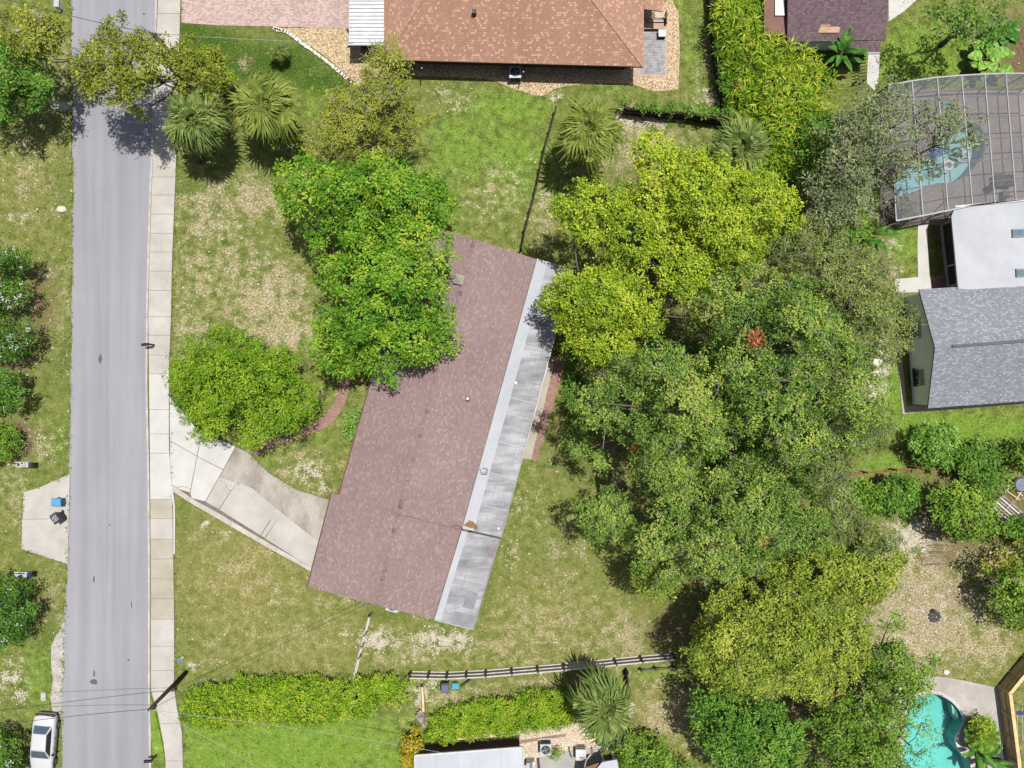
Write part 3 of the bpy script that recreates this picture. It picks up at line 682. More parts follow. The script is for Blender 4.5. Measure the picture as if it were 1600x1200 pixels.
# drip edges along the flat roof
MB().beam(on(fl, 0, 1.0), on(fl, 1, 1.0), 0.06, 0.22).build('drip_edge', 'grey_metal', house)
MB().beam(on(fl2, 0, 1.0), on(fl2, 1, 1.0), 0.06, 0.22).build('drip_edge', 'grey_metal', house)
MB().beam(on(fl2, 1.0, 0), on(fl2, 1.0, 1), 0.06, 0.22).build('drip_edge', 'pale_metal', house)
MB().beam(on(fl, 0.0, 0), on(fl, 0.0, 1), 0.06, 0.22).build('drip_edge', 'pale_metal', house)
MB().beam(on(fl, 0.0, 0.0), on(fl, 1.0, 0.0), 0.05, 0.06).build('flashing', 'dark', house)
# rake / garage seam: thin metal edge where the two roofs meet
MB().beam(lerp3(Dr, Fr, 0.0) + Vector((0, 0, -0.02)), Fr + Vector((0, 0, -0.02)), 0.04, 0.07).build('rake_edge', 'shingle_cap', house)
MB().beam(B + Vector((0, 0, -0.05)), Dr + Vector((0, 0, -0.05)), 0.06, 0.12).build('rake_edge', 'shingle_cap', house)
MB().beam(A + Vector((-0.05, 0, -0.08)), B + Vector((-0.05, 0, -0.08)), 0.12, 0.12).build('gutter', 'brown_wall', house)
MB().beam(g0 + Vector((-0.05, 0, -0.08)), g1 + Vector((-0.05, 0, -0.08)), 0.12, 0.12).build('gutter', 'brown_wall', house)
# ridge caps, one by one
cap = MB().add([(-0.19, -0.17, -0.055), (0.19, -0.17, -0.055), (0.19, 0, 0.012), (-0.19, 0, 0.012), (0.19, 0.17, -0.055), (-0.19, 0.17, -0.055), (-0.19, 0, -0.06), (0.19, 0, -0.06)], [(0, 1, 2, 3), (3, 2, 4, 5), (1, 7, 4, 2), (0, 3, 5, 6)])
cap_me = mesh_from(cap.v, cap.f); cap_me.materials.append(M['shingle_cap'])
cap_me2 = cap_me.copy(); cap_me2.materials.clear(); cap_me2.materials.append(M['shingle_mauve'])
for a, b in ((Cr, Dr), (g3, g2)):
    d = b - a; n = int(d.length / 0.36)
    for k in range(n):
        p = lerp3(a, b, (k + 0.5) / n)
        o = link('ridge_cap', cap_me if (k * 7 + n) % 5 == 0 or (k * 3) % 11 == 0 else cap_me2, None, house)
        o.location = p + Vector((0, 0, 0.03)); o.rotation_euler = (0, 0.06, math.atan2(d.y, d.x))
# dead needles swept against the seam
def litter_patch(name, pts, z, mat, parent):
    return MB().prism(px_poly(pts, z), z - 0.12, z).build(name, mat, parent)
litter_patch('needle_litter', blob(702, 822, 15, 1.6, 5, 22, 0.35), 3.20, 'needles', house)
litter_patch('needle_litter', [(724, 821), (733, 813), (739, 815), (746, 823), (746, 827), (735, 825)], 2.99, 'needles', house)
MB().tube([P(719, 822, 3.0), P(721, 826, 3.2), P(724, 828, 3.1)], 0.035, 5).build('branch_bit', 'wood_dark', house)
# roof vents
def at_slope(px, py, quad_a, quad_b, quad_c):
    """height on the plane through three points under a displayed pixel"""
    n = (quad_b - quad_a).cross(quad_c - quad_a); o = Vector((0, 0, H)); d = P(px, py, 0) - o
    t = (quad_a - o).dot(n) / d.dot(n); return o + d * t
v0 = at_slope(717, 437, Cr, Dr, Fr)
MB().box((0, 0, 0.06), (0.66, 0.66, 0.12)).build('vent_curb', 'pale_metal', house).matrix_world = Matrix.Translation(v0) @ Matrix.Rotation(-0.25, 4, 'Z')
hm = MB().add([(-.36, -.36, .13), (.36, -.36, .13), (.36, .36, .13), (-.36, .36, .13), (0, 0, .42)], [(0, 1, 4), (1, 2, 4), (2, 3, 4), (3, 0, 4), (3, 2, 1, 0)]).build('vent_hood', mat_plain('vent_tan', C(214, 210, 192), 0.4, metal=0.2), house)
hm.matrix_world = Matrix.Translation(v0) @ Matrix.Rotation(-0.25, 4, 'Z')
v1 = at_slope(731, 623, Cr, Dr, Fr)
MB().box(v1 + Vector((0, 0, 0.06)), (0.3, 0.36, 0.14), -0.2).build('roof_vent', 'wood_dark', house)
MB().box(v1 + Vector((0, 0.02, 0.14)), (0.2, 0.22, 0.04), -0.2).build('roof_vent_cap', 'pale_metal', house)
v2 = P(754, 735, 2.95)
MB().tube([v2 + Vector((-0.5, 0.1, 0.05)), v2 + Vector((-0.15, 0.1, 0.12)), v2 + Vector((-0.15, -0.16, 0.14)), v2 + Vector((0.25, -0.16, 0.12))], 0.035, 6).build('roof_pipe', 'grey_metal', house)
MB().tube([v2 + Vector((-0.1, -0.28, 0.05)), v2 + Vector((0.3, -0.28, 0.1)), v2 + Vector((0.36, 0.1, 0.1)), v2 + Vector((0.05, 0.16, 0.05))], 0.03, 6).build('roof_pipe', 'dark', house)
cyl = MB().tube([P(806, 598, 2.78), P(806, 598, 3.0)], 0.12, 10).build('vent_pipe', 'pale_metal', house)
cyl = MB().tube([P(779, 826, 2.7), P(779, 826, 2.95)], 0.09, 10).build('vent_pipe', 'grey_metal', house)
# service mast at the gable end
mp = P(572, 945, 3.0)
MB().tube([mp + Vector((-0.2, 0, 0)), mp + Vector((0, 0.15, 0.9)), mp + Vector((0.25, 0.1, 0.95)), mp + Vector((0.3, -0.1, 0.8))], 0.04, 6).build('service_mast', 'grey_metal', house)
# walls inset from the eaves
def plan(px, py, z): p = P(px, py, z); return Vector((p.x, p.y, 0))
ow = [plan(657, 356, EZ), plan(540, 770, EZ), plan(527, 772, EZ), plan(491, 914, EZ), plan(678, 962, EZ), plan(729, 972, 2.7), plan(885, 428, 2.7), plan(834, 412, EZ)]
walls(house, ow, 2.55, 'beige_wall')
def gable(a, r, b, inn, z0, mat, parent):
    pts = [Vector((a.x, a.y, z0)), Vector((b.x, b.y, z0)), b - Vector((0, 0, 0.2)), r - Vector((0, 0, 0.2)), a - Vector((0, 0, 0.2))]
    v = [p + inn for p in pts] + [p + inn * 1.5 for p in pts]
    link('gable_wall', mesh_from(v, [(0, 1, 2, 3, 4), (9, 8, 7, 6, 5)] + [(i, i + 5, (i + 1) % 5 + 5, (i + 1) % 5) for i in range(5)]), mat, parent)
ax_ = (Cr - g2); ax_.z = 0; ax_.normalize()
gable(lerp3(g1, g2, 0.06), g2, g4, ax_ * 0.32, 2.4, 'beige_wall', house); gable(lerp3(A, Cr, 0.06), Cr, Er, ax_ * -0.32, 2.4, 'beige_wall', house)
gm = MB().box((plan(524, 788, EZ) + plan(499, 892, EZ)) / 2 + Vector((-0.02, 0, 1.1)), (5.0, 0.06, 2.1), math.atan2(0.97, 0.23)).build('garage_door', 'white_wood', house)
for u in (0.1, 0.3, 0.5, 0.7, 0.9):
    a = lerp3(plan(729, 972, 2.7), plan(885, 428, 2.7), u)
    dd = (plan(885, 428, 2.7) - plan(729, 972, 2.7)); o = MB().box(a + Vector((0.06, -0.02, 1.4)), (1.6, 0.08, 1.2), math.atan2(dd.y, dd.x)).build('window', 'glass', house)

# --- brown-roofed house at the top ---
h2 = thing('house', 'house with brown speckled hip roof beside the tan gravel bed', 'house')
ez = 2.7; rz = 5.0
e1 = P(600, 93, ez); e2 = P(1006, 104, ez); e3 = P(1006, -230, ez); e4 = P(600, -230, ez)
rL = P(700, -66, rz); rR = P(880, -62, rz)
plate('roof_slope', [e1, e2, rR, rL], 0.16, 'shingle_brown', h2)
M['shingle_brown_side'] = mat_brick('shingle_brown_side', C0(170, 131, 112), C0(180, 141, 121), C0(160, 122, 104), 0.20, 0.16, 0.016, R(90), 0.08, speck=C0(208, 170, 142), big=0.4)
plate('roof_slope', [e2, e3, rR], 0.16, 'shingle_brown_side', h2)
plate('roof_slope', [e3, e4, rL, rR], 0.16, 'shingle_brown', h2)
plate('roof_slope', [e4, e1, rL], 0.16, 'shingle_brown_side', h2)
plate('porch_roof', [P(1006.5, 14, 2.75), P(1036, 18, 2.65), P(1036, -60, 2.65), P(1006.5, -60, 2.75)], 0.12, 'shingle_brown_side', h2)
capc = mat_var('cap_tan', C0(172, 133, 114), C0(186, 147, 126), 2, 14, 0.15)
for a, b in ((e2, rR), (e1, rL)):
    d = b - a; n = int(d.length / 0.4)
    for k in range(n):
        p = lerp3(a, b, (k + 0.5) / n); o = MB().box((0, 0, 0), (0.38, 0.26, 0.03)).build('hip_cap', capc, h2)
        o.location = p + Vector((0, 0, 0.03)); o.rotation_euler = (0, -math.asin(d.z / d.length), math.atan2(d.y, d.x))
MB().box(P(741, 19, 4.1), (0.3, 0.3, 0.4)).build('roof_vent', 'dark', h2)
for x, y in ((799, 103), ): pass
walls(h2, [plan(660, 78, ez), plan(985, 88, ez), plan(985, -215, ez), plan(615, -215, ez), plan(615, 78, ez)], 2.5, 'brown_wall')
# fascia at the eave
MB().beam(e1 + Vector((0, 0, -0.1)), e2 + Vector((0, 0, -0.1)), 0.05, 0.2).build('fascia', 'brown_wall', h2)
for x in (718, 770, 890, 950):
    MB().box(plan(x, 79, ez) + Vector((0, -0.02, 1.45)), (1.1, 0.08, 1.0)).build('window', 'dark', h2)
for x in (659, 818, 986):
    MB().tube([P(x, 106, 0), P(x, 106, 2.5)] if x != 818 else [P(818, 112, 0), P(818, 112, 2.5)], 0.05, 6).build('downspout', 'wood_light', h2)
# white ribbed carport roof
cp = thing('carport', 'white ribbed metal carport roof against the brown-roofed house', 'carport')
q = [P(546, -120, 2.6), P(545, 69, 2.5), P(614, 69, 2.5), P(615, -120, 2.6)]
plate('roof_sheet', q, 0.05, 'white_paint', cp)
nr = 32
for k in range(nr):
    u = (k + 0.5) / nr
    MB().beam(lerp3(q[0], q[1], u) + Vector((0, 0, 0.04)), lerp3(q[3], q[2], u) + Vector((0, 0, 0.04)), 0.06, 0.07).build('rib', 'white_paint', cp)
MB().beam(q[1] + Vector((0, -0.05, -0.02)), q[2] + Vector((0, -0.05, -0.02)), 0.1, 0.14).build('gutter', 'pale_metal', cp)
MB().tube([q[2] + Vector((0, 0, 0.05)), q[2] + Vector((0.1, 0.4, 0.15))], 0.05, 6).build('downspout', 'dark', cp)
for x, y in ((552, 72), (608, 72), (552, -80), (608, -80)): MB().box(P(x, y) + Vector((0, 0.3, 1.2)), (0.12, 0.12, 2.5)).build('post', 'brown_wall', cp)
MB().box(P(590, 84) + Vector((0, 0, 0.6)), (2.2, 0.2, 1.3)).build('screen_wall', 'brown_wall', cp)

# --- plum-roofed house, upper right ---
h3 = thing('house', 'house with dark plum shingle roof beside the yellow-green palm hedge', 'house')
plate('roof_slope', [P(1230, 66, 2.8), P(1384, 62, 2.8), P(1392, -70, 4.0), P(1232, -70, 4.0)], 0.15, 'shingle_plum', h3)
plate('roof_slope', [P(1232, -70, 4.0), P(1392, -70, 4.0), P(1398, -190, 2.8), P(1232, -190, 2.8)], 0.15, 'shingle_plum', h3)
plate('lower_roof', [P(1327, 83, 2.55), P(1374, 82, 2.55), P(1377, 62.6, 2.74), P(1328, 65, 2.74)], 0.12, 'shingle_plum', h3)
plate('flat_roof', [P(1194, 55, 2.6), P(1229, 55, 2.6), P(1231, -150, 2.6), P(1194, -150, 2.6)], 0.2, 'roof_tan', h3)
MB().box(P(1218, 8, 2.68), (0.7, 1.6, 0.15)).build('skylight', 'white_paint', h3)
tanb = mat_var('tan_board', C(212, 172, 140), C(230, 194, 162), 1.5, 10, 0.1)
MB().slab3([P(1278, 51, 3.02), P(1311, 51, 3.02), P(1313, 42, 3.1), P(1282, 41, 3.1)], 0.08).build('roof_board', tanb, h3)
MB().slab3([P(1282, 40.4, 3.11), P(1298, 40.4, 3.11), P(1298, 38.6, 3.13), P(1282, 38.6, 3.13)], 0.08).build('roof_board', tanb, h3)
MB().beam(P(1327, 84, 2.5), P(1374, 83, 2.5), 0.1, 0.14).build('gutter', 'grey_metal', h3)
walls(h3, [plan(1238, 56, 2.8), plan(1376, 54, 2.8), plan(1382, -180, 2.8), plan(1240, -180, 2.8)], 2.5, 'green_grey_wall')
walls(h3, [plan(1198, 50, 2.6), plan(1226, 50, 2.6), plan(1226, -145, 2.6), plan(1198, -145, 2.6)], 2.3, 'brown_wall')
gate = thing('garden_gate', 'dark wooden slatted gate between the banana plant and the garden path', 'gate', P(1346, 112))
for k in range(9):
    MB().beam(P(1333, 92 + k * 5) + Vector((0, 0, 0.9 - 0.0)) - P(1346, 112), P(1345, 90 + k * 5) + Vector((0, 0, 0.9)) - P(1346, 112), 0.06, 0.1).build('slat', 'wood_dark', gate)
for x, y in ((1333, 92), (1333, 132), (1345, 90), (1345, 130)): MB().box(P(x, y) - P(1346, 112) + Vector((0, 0, 0.5)), (0.1, 0.1, 1.0)).build('post', 'wood_dark', gate)

# --- grey-roofed house, right ---
h4 = thing('house', 'house with grey shingle gable roof joined to a white flat roof', 'house')
plate('roof_slope', [P(1436, 452, 2.8), P(1461, 543, 4.5), P(1800, 517, 4.5), P(1800, 430, 2.8)], 0.16, 'shingle_grey', h4)
plate('roof_slope', [P(1461, 543, 4.5), P(1450, 638, 2.8), P(1800, 612, 2.8), P(1800, 517, 4.5)], 0.16, 'shingle_grey', h4)
MB().beam(P(1488, 541, 4.56), P(1790, 518, 4.56), 0.22, 0.08).build('ridge_vent', mat_plain('ridge_dark', C(92, 94, 104), 0.7), h4)
# gable triangle and left wall with two windows
gb = [plan(1442, 458, 2.8), plan(1454, 633, 2.8)]
dv = (gb[1] - gb[0]); mid = (gb[0] + gb[1]) / 2
gbl = MB().add([gb[0] + Vector((0, 0, -0.1)), gb[1] + Vector((0, 0, -0.1)), gb[1] + Vector((0, 0, 2.7)), mid + Vector((0, 0, 4.2)), gb[0] + Vector((0, 0, 2.7))] + [p + Vector((0.2, 0, 0)) for p in (gb[0] + Vector((0, 0, -0.1)), gb[1] + Vector((0, 0, -0.1)), gb[1] + Vector((0, 0, 2.7)), mid + Vector((0, 0, 4.2)), gb[0] + Vector((0, 0, 2.7)))],
    [(0, 1, 2, 3, 4), (9, 8, 7, 6, 5), (0, 5, 6, 1), (1, 6, 7, 2), (2, 7, 8, 3), (3, 8, 9, 4), (4, 9, 5, 0)]).build('gable_wall', 'green_grey_wall', h4)
wall_n = Vector((-dv.y, dv.x, 0)).normalized();  wall_n = wall_n if wall_n.x < 0 else -wall_n
for yy in (516, 588):
    t = (yy - 462) / (630 - 462); c = lerp3(gb[0], gb[1], t)
    fr = MB().box(c + wall_n * 0.03 + Vector((0, 0, 1.55)), (1.25, 0.14, 1.15), math.atan2(dv.y, dv.x)).build('window', 'white_paint', h4)
    for s in (-0.3, 0.3): MB().box(c + dv.normalized() * s + wall_n * 0.08 + Vector((0, 0, 1.55)), (0.5, 0.1, 0.95), math.atan2(dv.y, dv.x)).build('pane', 'glass', fr)
    MB().box(c + wall_n * 0.14 + Vector((0, 0, 0.95)), (1.4, 0.3, 0.08), math.atan2(dv.y, dv.x)).build('sill', 'dark', fr)
walls(h4, [plan(1454, 630, 2.8), plan(1800, 604, 2.8), plan(1800, 440, 2.8), plan(1446, 460, 2.8)], 2.6, 'green_grey_wall')
fw = [P(1492, 325, 2.9), P(1487, 337, 2.9), P(1498, 451, 2.9), P(1560, 456, 2.9), P(1800, 440, 2.9), P(1800, 296, 2.9)]
plate('flat_roof', fw, 0.2, 'membrane_white', h4)
for (x, y) in ((1591, 364), (1597, 426), (1690, 360)):
    fr = MB().box(P(x, y, 2.98), (0.9, 0.62, 0.16), 0.05).build('skylight', 'grey_metal', h4)
    MB().box(P(x + 0.4, y, 3.06) + Vector((0, 0, 0.01)), (0.76, 0.48, 0.04), 0.05).build('pane', 'skyglass', fr)
MB().beam(P(1486.4, 338, 2.85), P(1497, 452, 2.85), 0.08, 0.16).build('gutter', 'grey_metal', h4)
MB().beam(P(1492, 323, 3.0), P(1800, 294, 3.0), 0.12, 0.12).build('gutter', 'white_paint', h4)
# screened porch wall facing the lawn: base, posts and dark screens
pb0, pb1 = P(1469, 352), P(1480, 448)
dpv = pb1 - pb0
MB().box((pb0 + pb1) / 2 + Vector((0, 0, 0.15)), (dpv.length, 0.14, 0.4), math.atan2(dpv.y, dpv.x)).build('porch_base', 'wood_light', h4)
for t in (0.0, 0.68, 1.0): MB().box(lerp3(pb0, pb1, t) + Vector((0, 0, 1.4)), (0.09, 0.12, 2.7)).build('porch_post', 'white_paint', h4)
for a, b in ((0.02, 0.66), (0.70, 0.98)):
    p, q_ = lerp3(pb0, pb1, a), lerp3(pb0, pb1, b)
    MB().box((p + q_) / 2 + Vector((0.02, 0, 1.5)), ((q_ - p).length, 0.03, 2.3), math.atan2(dpv.y, dpv.x)).build('porch_screen', mat_plain('porch_screen', C(56, 48, 54), 0.8), h4)
walls(h4, [P(1482, 348), P(1800, 318), P(1800, 440), P(1493, 448)], 2.7, 'green_grey_wall')
structure(sheet('porch_step', [(1453, 432), (1478, 428), (1480, 449), (1455, 452)], 0.09, 'paver_red', -0.1))

# --- house at the bottom edge ---
h5 = thing('house', 'house with pale grey metal roof beside the gravel strip', 'house')
q = [P(648, 1181, 2.8), P(650, 1330, 3.4), P(822, 1320, 3.4), P(817, 1168, 2.8)]
plate('roof_sheet', q, 0.12, 'metal_roof', h5)
MB().beam(q[0] + Vector((0, 0.04, 0)), q[3] + Vector((0, 0.04, 0)), 0.1, 0.16).build('gutter', 'white_paint', h5)
MB().beam(q[0], q[1], 0.08, 0.14).build('rake_edge', 'white_paint', h5); MB().beam(q[3], q[2], 0.1, 0.14).build('rake_edge', 'pale_metal', h5)
for u in (0.2, 0.4, 0.6, 0.8): MB().beam(lerp3(q[0], q[3], u) + Vector((0, 0, 0.02)), lerp3(q[1], q[2], u) + Vector((0, 0, 0.02)), 0.04, 0.05).build('rib', 'metal_roof', h5)
walls(h5, [plan(654, 1186, 2.8), plan(812, 1173, 2.8), plan(816, 1320, 2.8), plan(656, 1325, 2.8)], 2.6, 'brown_wall')
MB().slab3([P(941, 1191, 2.6), P(930, 1204, 2.6), P(900, 1330, 2.6), P(990, 1330, 2.6), P(964, 1187, 2.6)], 0.15).build('porch_roof', 'metal_roof', h5)
MB().slab3([P(936, 1192, 2.62), P(912, 1200, 2.62), P(890, 1330, 2.62), P(898, 1330, 2.62), P(928, 1204, 2.62)], 0.1).build('porch_trim', 'wood_red', h5)
for x, y in ((944, 1194), (960, 1191), (905, 1320), (984, 1320)): MB().box(P(x, y, 2.5) * 1.0 - Vector((0, 0, 1.25)), (0.12, 0.12, 2.5)).build('porch_post', 'white_paint', h5)
structure(sheet('rear_patio', [(838, 1184), (872, 1176), (932, 1166), (940, 1172), (944, 1205), (930, 1320), (842, 1320)], 0.06, mat_var('patio_grey', C(188, 184, 178), C(208, 204, 198), 0.8, 12, 0.1), -0.1))
structure(sheet('patio_board', [(838.5, 1184), (842.5, 1183), (845, 1210), (841, 1210)], 0.10, 'dark', -0.1))
structure(sheet('brick_edging', [(772, 1163), (858, 1150), (885, 1146), (884, 1150), (858, 1154), (772, 1168)], 0.09, 'paver_red', -0.1))

# ------------------------------------------------------------------ foliage
def norm(v): return v / np.maximum(np.linalg.norm(v, axis=-1, keepdims=True), 1e-9)

def leaf_mesh(name, base, axis, nrm, L, W, tint, mat, parent, droop=0.15, kind=None):
    """diamond leaves, one folded quad each"""
    n = len(base)
    side = norm(np.cross(axis, nrm)); up = norm(np.cross(side, axis))
    L = L[:, None]; W = W[:, None]
    v = np.empty((n, 4, 3), np.float32)
    v[:, 0] = base
    mid = base + axis * L * 0.45
    v[:, 1] = mid + side * W * 0.5 + up * W * 0.12
    v[:, 2] = base + axis * L - up * L * droop
    v[:, 3] = mid - side * W * 0.5 + up * W * 0.12
    me = bpy.data.meshes.new(name)
    me.vertices.add(n * 4); me.vertices.foreach_set('co', v.reshape(-1))
    me.loops.add(n * 4); me.loops.foreach_set('vertex_index', np.arange(n * 4, dtype=np.int32))
    me.polygons.add(n); me.polygons.foreach_set('loop_start', np.arange(0, n * 4, 4, dtype=np.int32))
    try: me.polygons.foreach_set('loop_total', np.full(n, 4, np.int32))
    except Exception: pass
    me.update(calc_edges=True)
    at = me.attributes.new('tint', 'FLOAT', 'FACE'); at.data.foreach_set('value', np.clip(tint, 0, 1).astype(np.float32))
    return link(name, me, mat, parent)

def sample_lobes(rng, poly, spacing, tries=4000):
    poly = np.array(poly, float); lo, hi = poly.min(0), poly.max(0)
    pts = rng.uniform(lo, hi, (tries, 2)); pts = pts[in_poly(pts, poly)]
    d = edge_dist(pts, poly); ok = d > spacing * 0.30; pts, d = pts[ok], d[ok]
    keep = []; kp = np.empty((0, 2))
    for i in range(len(pts)):
        if len(kp) == 0 or np.min(np.sum((kp - pts[i]) ** 2, 1)) > spacing ** 2:
            keep.append(i); kp = np.vstack([kp, pts[i]])
    return pts[keep], d[keep]

LEAVES = 0
def foliage(parent, polys, mat, rng, lobe=1.5, clump=0.38, leaf=0.26, wid=0.5, per=15, dens=1.0, flat=0.7, zjit=0.2, upb=0.75, spread=0.6, name='crown', warm=0.0, droop=0.15, crop=None, ragged=0.0, shell=0.72, gap=0.12, pack=0.84):
    """polys: list of (pixel outline, z at edge, z at top). Returns lobes (centre, radius)."""
    global LEAVES
    C_, R_ = [], []
    for poly, z0, z1 in polys:
        sp = lobe * 20 * pack
        pts, d = sample_lobes(rng, poly, sp)
        if len(pts) == 0: continue
        dm = max(d.max(), 1.0)
        for (x, y), dd in zip(pts, d):
            if rng.random() < gap: continue
            z = z0 + (z1 - z0) * (min(dd / dm, 1) ** 0.6) + (0.9 * math.sin(x * 0.061 + y * 0.023) * math.cos(y * 0.055 - x * 0.017) if z1 > 6 else 0.0) + rng.normal() * zjit * max(z1 - z0, 1.0)
            r = min(lobe * rng.uniform(0.75, 1.25), dd / 20 * 0.95 + 0.25)
            C_.append(tuple(P(x, y, max(z - r * 0.35, 0.4)))); R_.append(r)
    C_ = np.array(C_); R_ = np.array(R_)
    cl, co, lt = [], [], []
    for c, r in zip(C_, R_):
        n = max(3, int(dens * 5.2 * r * r / (clump * clump * 1.65)))
        u = norm(rng.normal(size=(n, 3))); u[:, 2] = np.where(u[:, 2] < -0.25, -u[:, 2], u[:, 2])
        rad = r * (0.74 + (0.38 + ragged * 1.5) * rng.random((n, 1)) ** 1.3)
        cl.append(c + u * rad * np.array([1, 1, flat])); co.append(u); lt.append(np.full(n, rng.normal(0, 0.11)))
    cl = np.concatenate(cl); co = np.concatenate(co); lt = np.concatenate(lt)
    inside = np.zeros(len(cl), bool)                     # drop clumps buried in a neighbouring lobe
    for c, r in zip(C_, R_):
        q = (cl - c) / np.array([1, 1, flat]); inside |= (np.sum(q * q, 1) < (r * shell) ** 2)
    cl, co, lt = cl[~inside], co[~inside], lt[~inside]
    ct = lt + rng.normal(0.5, 0.14, len(cl)) + warm * rng.random(len(cl)) ** 3
    n = len(cl) * per
    idx = np.repeat(np.arange(len(cl)), per)
    off = rng.normal(size=(n, 3)) * clump * spread * np.array([1, 1, 0.55])
    base = cl[idx] + off * 0.55
    ax = norm(off * np.array([1, 1, 0.6]) + rng.normal(size=(n, 3)) * 0.06 * 1.0 + np.array([0, 0, 0.02]))
    od = norm(off); od[:, 2] = np.abs(od[:, 2])
    nr = norm(co[idx] * 0.80 + od * 0.40 + np.array([0, 0, upb * 0.28]) + rng.normal(size=(n, 3)) * 0.28)
    Ls = leaf * rng.uniform(0.7, 1.3, n); Ws = Ls * wid
    tint = ct[idx] + rng.normal(0, 0.18, n)
    LEAVES += n
    o = leaf_mesh(name, base.astype(np.float32), ax, nr, Ls, Ws, tint, mat, parent, droop)
    return C_, R_, cl

def limbs(parent, root, fork_z, lobes, radii, r0=0.28, mat='trunk', rng=None, twigs=0, cl=None, twig_mat='twig'):
    mb = MB(); root = Vector(root); fork = Vector((root.x, root.y, fork_z))
    t = MB().tube([root - Vector((0, 0, 0.2)), root + Vector((0.03, 0, fork_z * 0.3)), root + Vector((-0.02, 0.04, fork_z * 0.7)), fork + Vector((0, 0, 0.3))], [r0 * 1.35, r0 * 1.05, r0 * 0.95, r0 * 0.75], 9)
    t.build('trunk', mat, parent, True)
    pts = np.array(lobes); k = min(7, max(2, len(pts) // 4)); sel = [int(np.argmax(np.sum((pts[:, :2] - np.array(root)[:2]) ** 2, 1)))]
    while len(sel) < min(k, len(pts)):
        dd = np.min([np.sum((pts - pts[i]) ** 2, 1) for i in sel], 0); sel.append(int(np.argmax(dd)))
    paths = []
    for i in sel:
        c = Vector(pts[i]) - Vector((0, 0, radii[i] * 0.4)); d = c - fork; w = 0.06 * d.length
        mb_p = [fork, fork + d * 0.25 + Vector((rng.normal() * w, rng.normal() * w, 0.02 * d.length)), fork + d * 0.5 + Vector((rng.normal() * w, rng.normal() * w, 0)), fork + d * 0.75 + Vector((rng.normal() * w, rng.normal() * w, 0)), c]
        rr = min(r0 * 0.5, 0.06 + 0.014 * d.length); mb.tube(mb_p, [rr, rr * 0.85, rr * 0.65, rr * 0.45, rr * 0.2], 6, False); paths += mb_p[1:4]
    for i in range(len(pts)):
        if i in sel: continue
        c = Vector(pts[i]) - Vector((0, 0, radii[i] * 0.4)); q = min(paths, key=lambda p: (p - c).length + 0.6 * abs(p.z - c.z)) if paths else fork
        d = c - q; w = 0.08 * d.length; m1 = q + d * 0.5 + Vector((rng.normal() * w, rng.normal() * w, -0.03 * d.length)); rr = 0.035 + 0.008 * d.length
        mb.tube([q, m1, c], [rr, rr * 0.65, rr * 0.3], 5, False)
    mb.build('limbs', mat, parent, True)
    if twigs and cl is not None:
        tw = MB(); pick = rng.choice(len(cl), min(twigs, len(cl)), replace=False)
        for i in pick:
            e = Vector(cl[i]); k = int(np.argmin(np.sum((lobes - cl[i]) ** 2, 1))); c = Vector(lobes[k])
            e = e + Vector((0, 0, 0.14))
            s = e + Vector((rng.normal() * 0.5, rng.normal() * 0.5, -0.12)); m = (s + e) / 2 + Vector((rng.normal() * 0.15, rng.normal() * 0.15, 0.06))
            tw.tube([s, m, e], [0.022, 0.016, 0.008], 4, False)
            for _ in range(2):
                q = m + (e - m) * rng.uniform(0, 0.7); tw.tube([q, q + Vector((rng.normal() * 0.28, rng.normal() * 0.28, 0.06))], [0.012, 0.005], 3, False)
        tw.build('twigs', twig_mat, parent)

SEED = [100]
def tree(name, label, cat, polys, mat, lobe=1.5, clump=0.38, leaf=0.26, wid=0.5, per=15, dens=1.0, r0=0.28, twigs=0, base=None, dead=None, group=None, fork=None, blossoms=0, **kw):
    SEED[0] += 1; rng = np.random.default_rng(SEED[0])
    zc = np.mean([z1 for _, _, z1 in polys])
    allp = np.concatenate([np.array(p, float) for p, _, _ in polys])
    if base is None:
        cx, cy = allp.mean(0); w = P(cx, cy, zc * 0.8); base = Vector((w.x, w.y, 0))
    else: base = P(*base)
    t = thing(name, label, cat, (0, 0, 0), 0, group)
    lob, rad, cl = foliage(t, polys, mat, rng, lobe, clump, leaf, wid, per, dens, **kw)
    zmin = min(z0 for _, z0, _ in polys)
    limbs(t, base, fork if fork is not None else max(0.3, zmin * 0.45), lob, rad, r0, 'trunk', rng, twigs, cl)
    if dead:
        for (x, y, z, r) in dead:
            c = np.array(P(x, y, z)); n = int(60 + 420 * r * r)
            b = c + rng.normal(size=(n, 3)) * np.array([r, r, r * 0.35]) * 0.5
            leaf_mesh('dead_foliage', b.astype(np.float32), norm(rng.normal(size=(n, 3)) * np.array([1, 1, .4])), norm(rng.normal(size=(n, 3)) * .4 + np.array([0, 0, 1])), np.full(n, 0.24), np.full(n, 0.1), rng.random(n), 'dead_leaf', t)
    if blossoms:
        top = cl[cl[:, 2] > np.median(cl[:, 2])]; pk = top[rng.choice(len(top), min(blossoms, len(top)), replace=False)]
        b = np.repeat(pk + np.array([0, 0, 0.28]), 10, 0) + rng.normal(size=(len(pk) * 10, 3)) * 0.09; n = len(b)
        leaf_mesh('blossom', b.astype(np.float32), norm(rng.normal(size=(n, 3))), norm(rng.normal(size=(n, 3)) * .5 + np.array([0, 0, 1])), np.full(n, 0.11), np.full(n, 0.09), rng.random(n), 'blossom', t)
    # origin at the trunk's foot
    t.location = base
    for ch in t.children: ch.location = -base
    return t

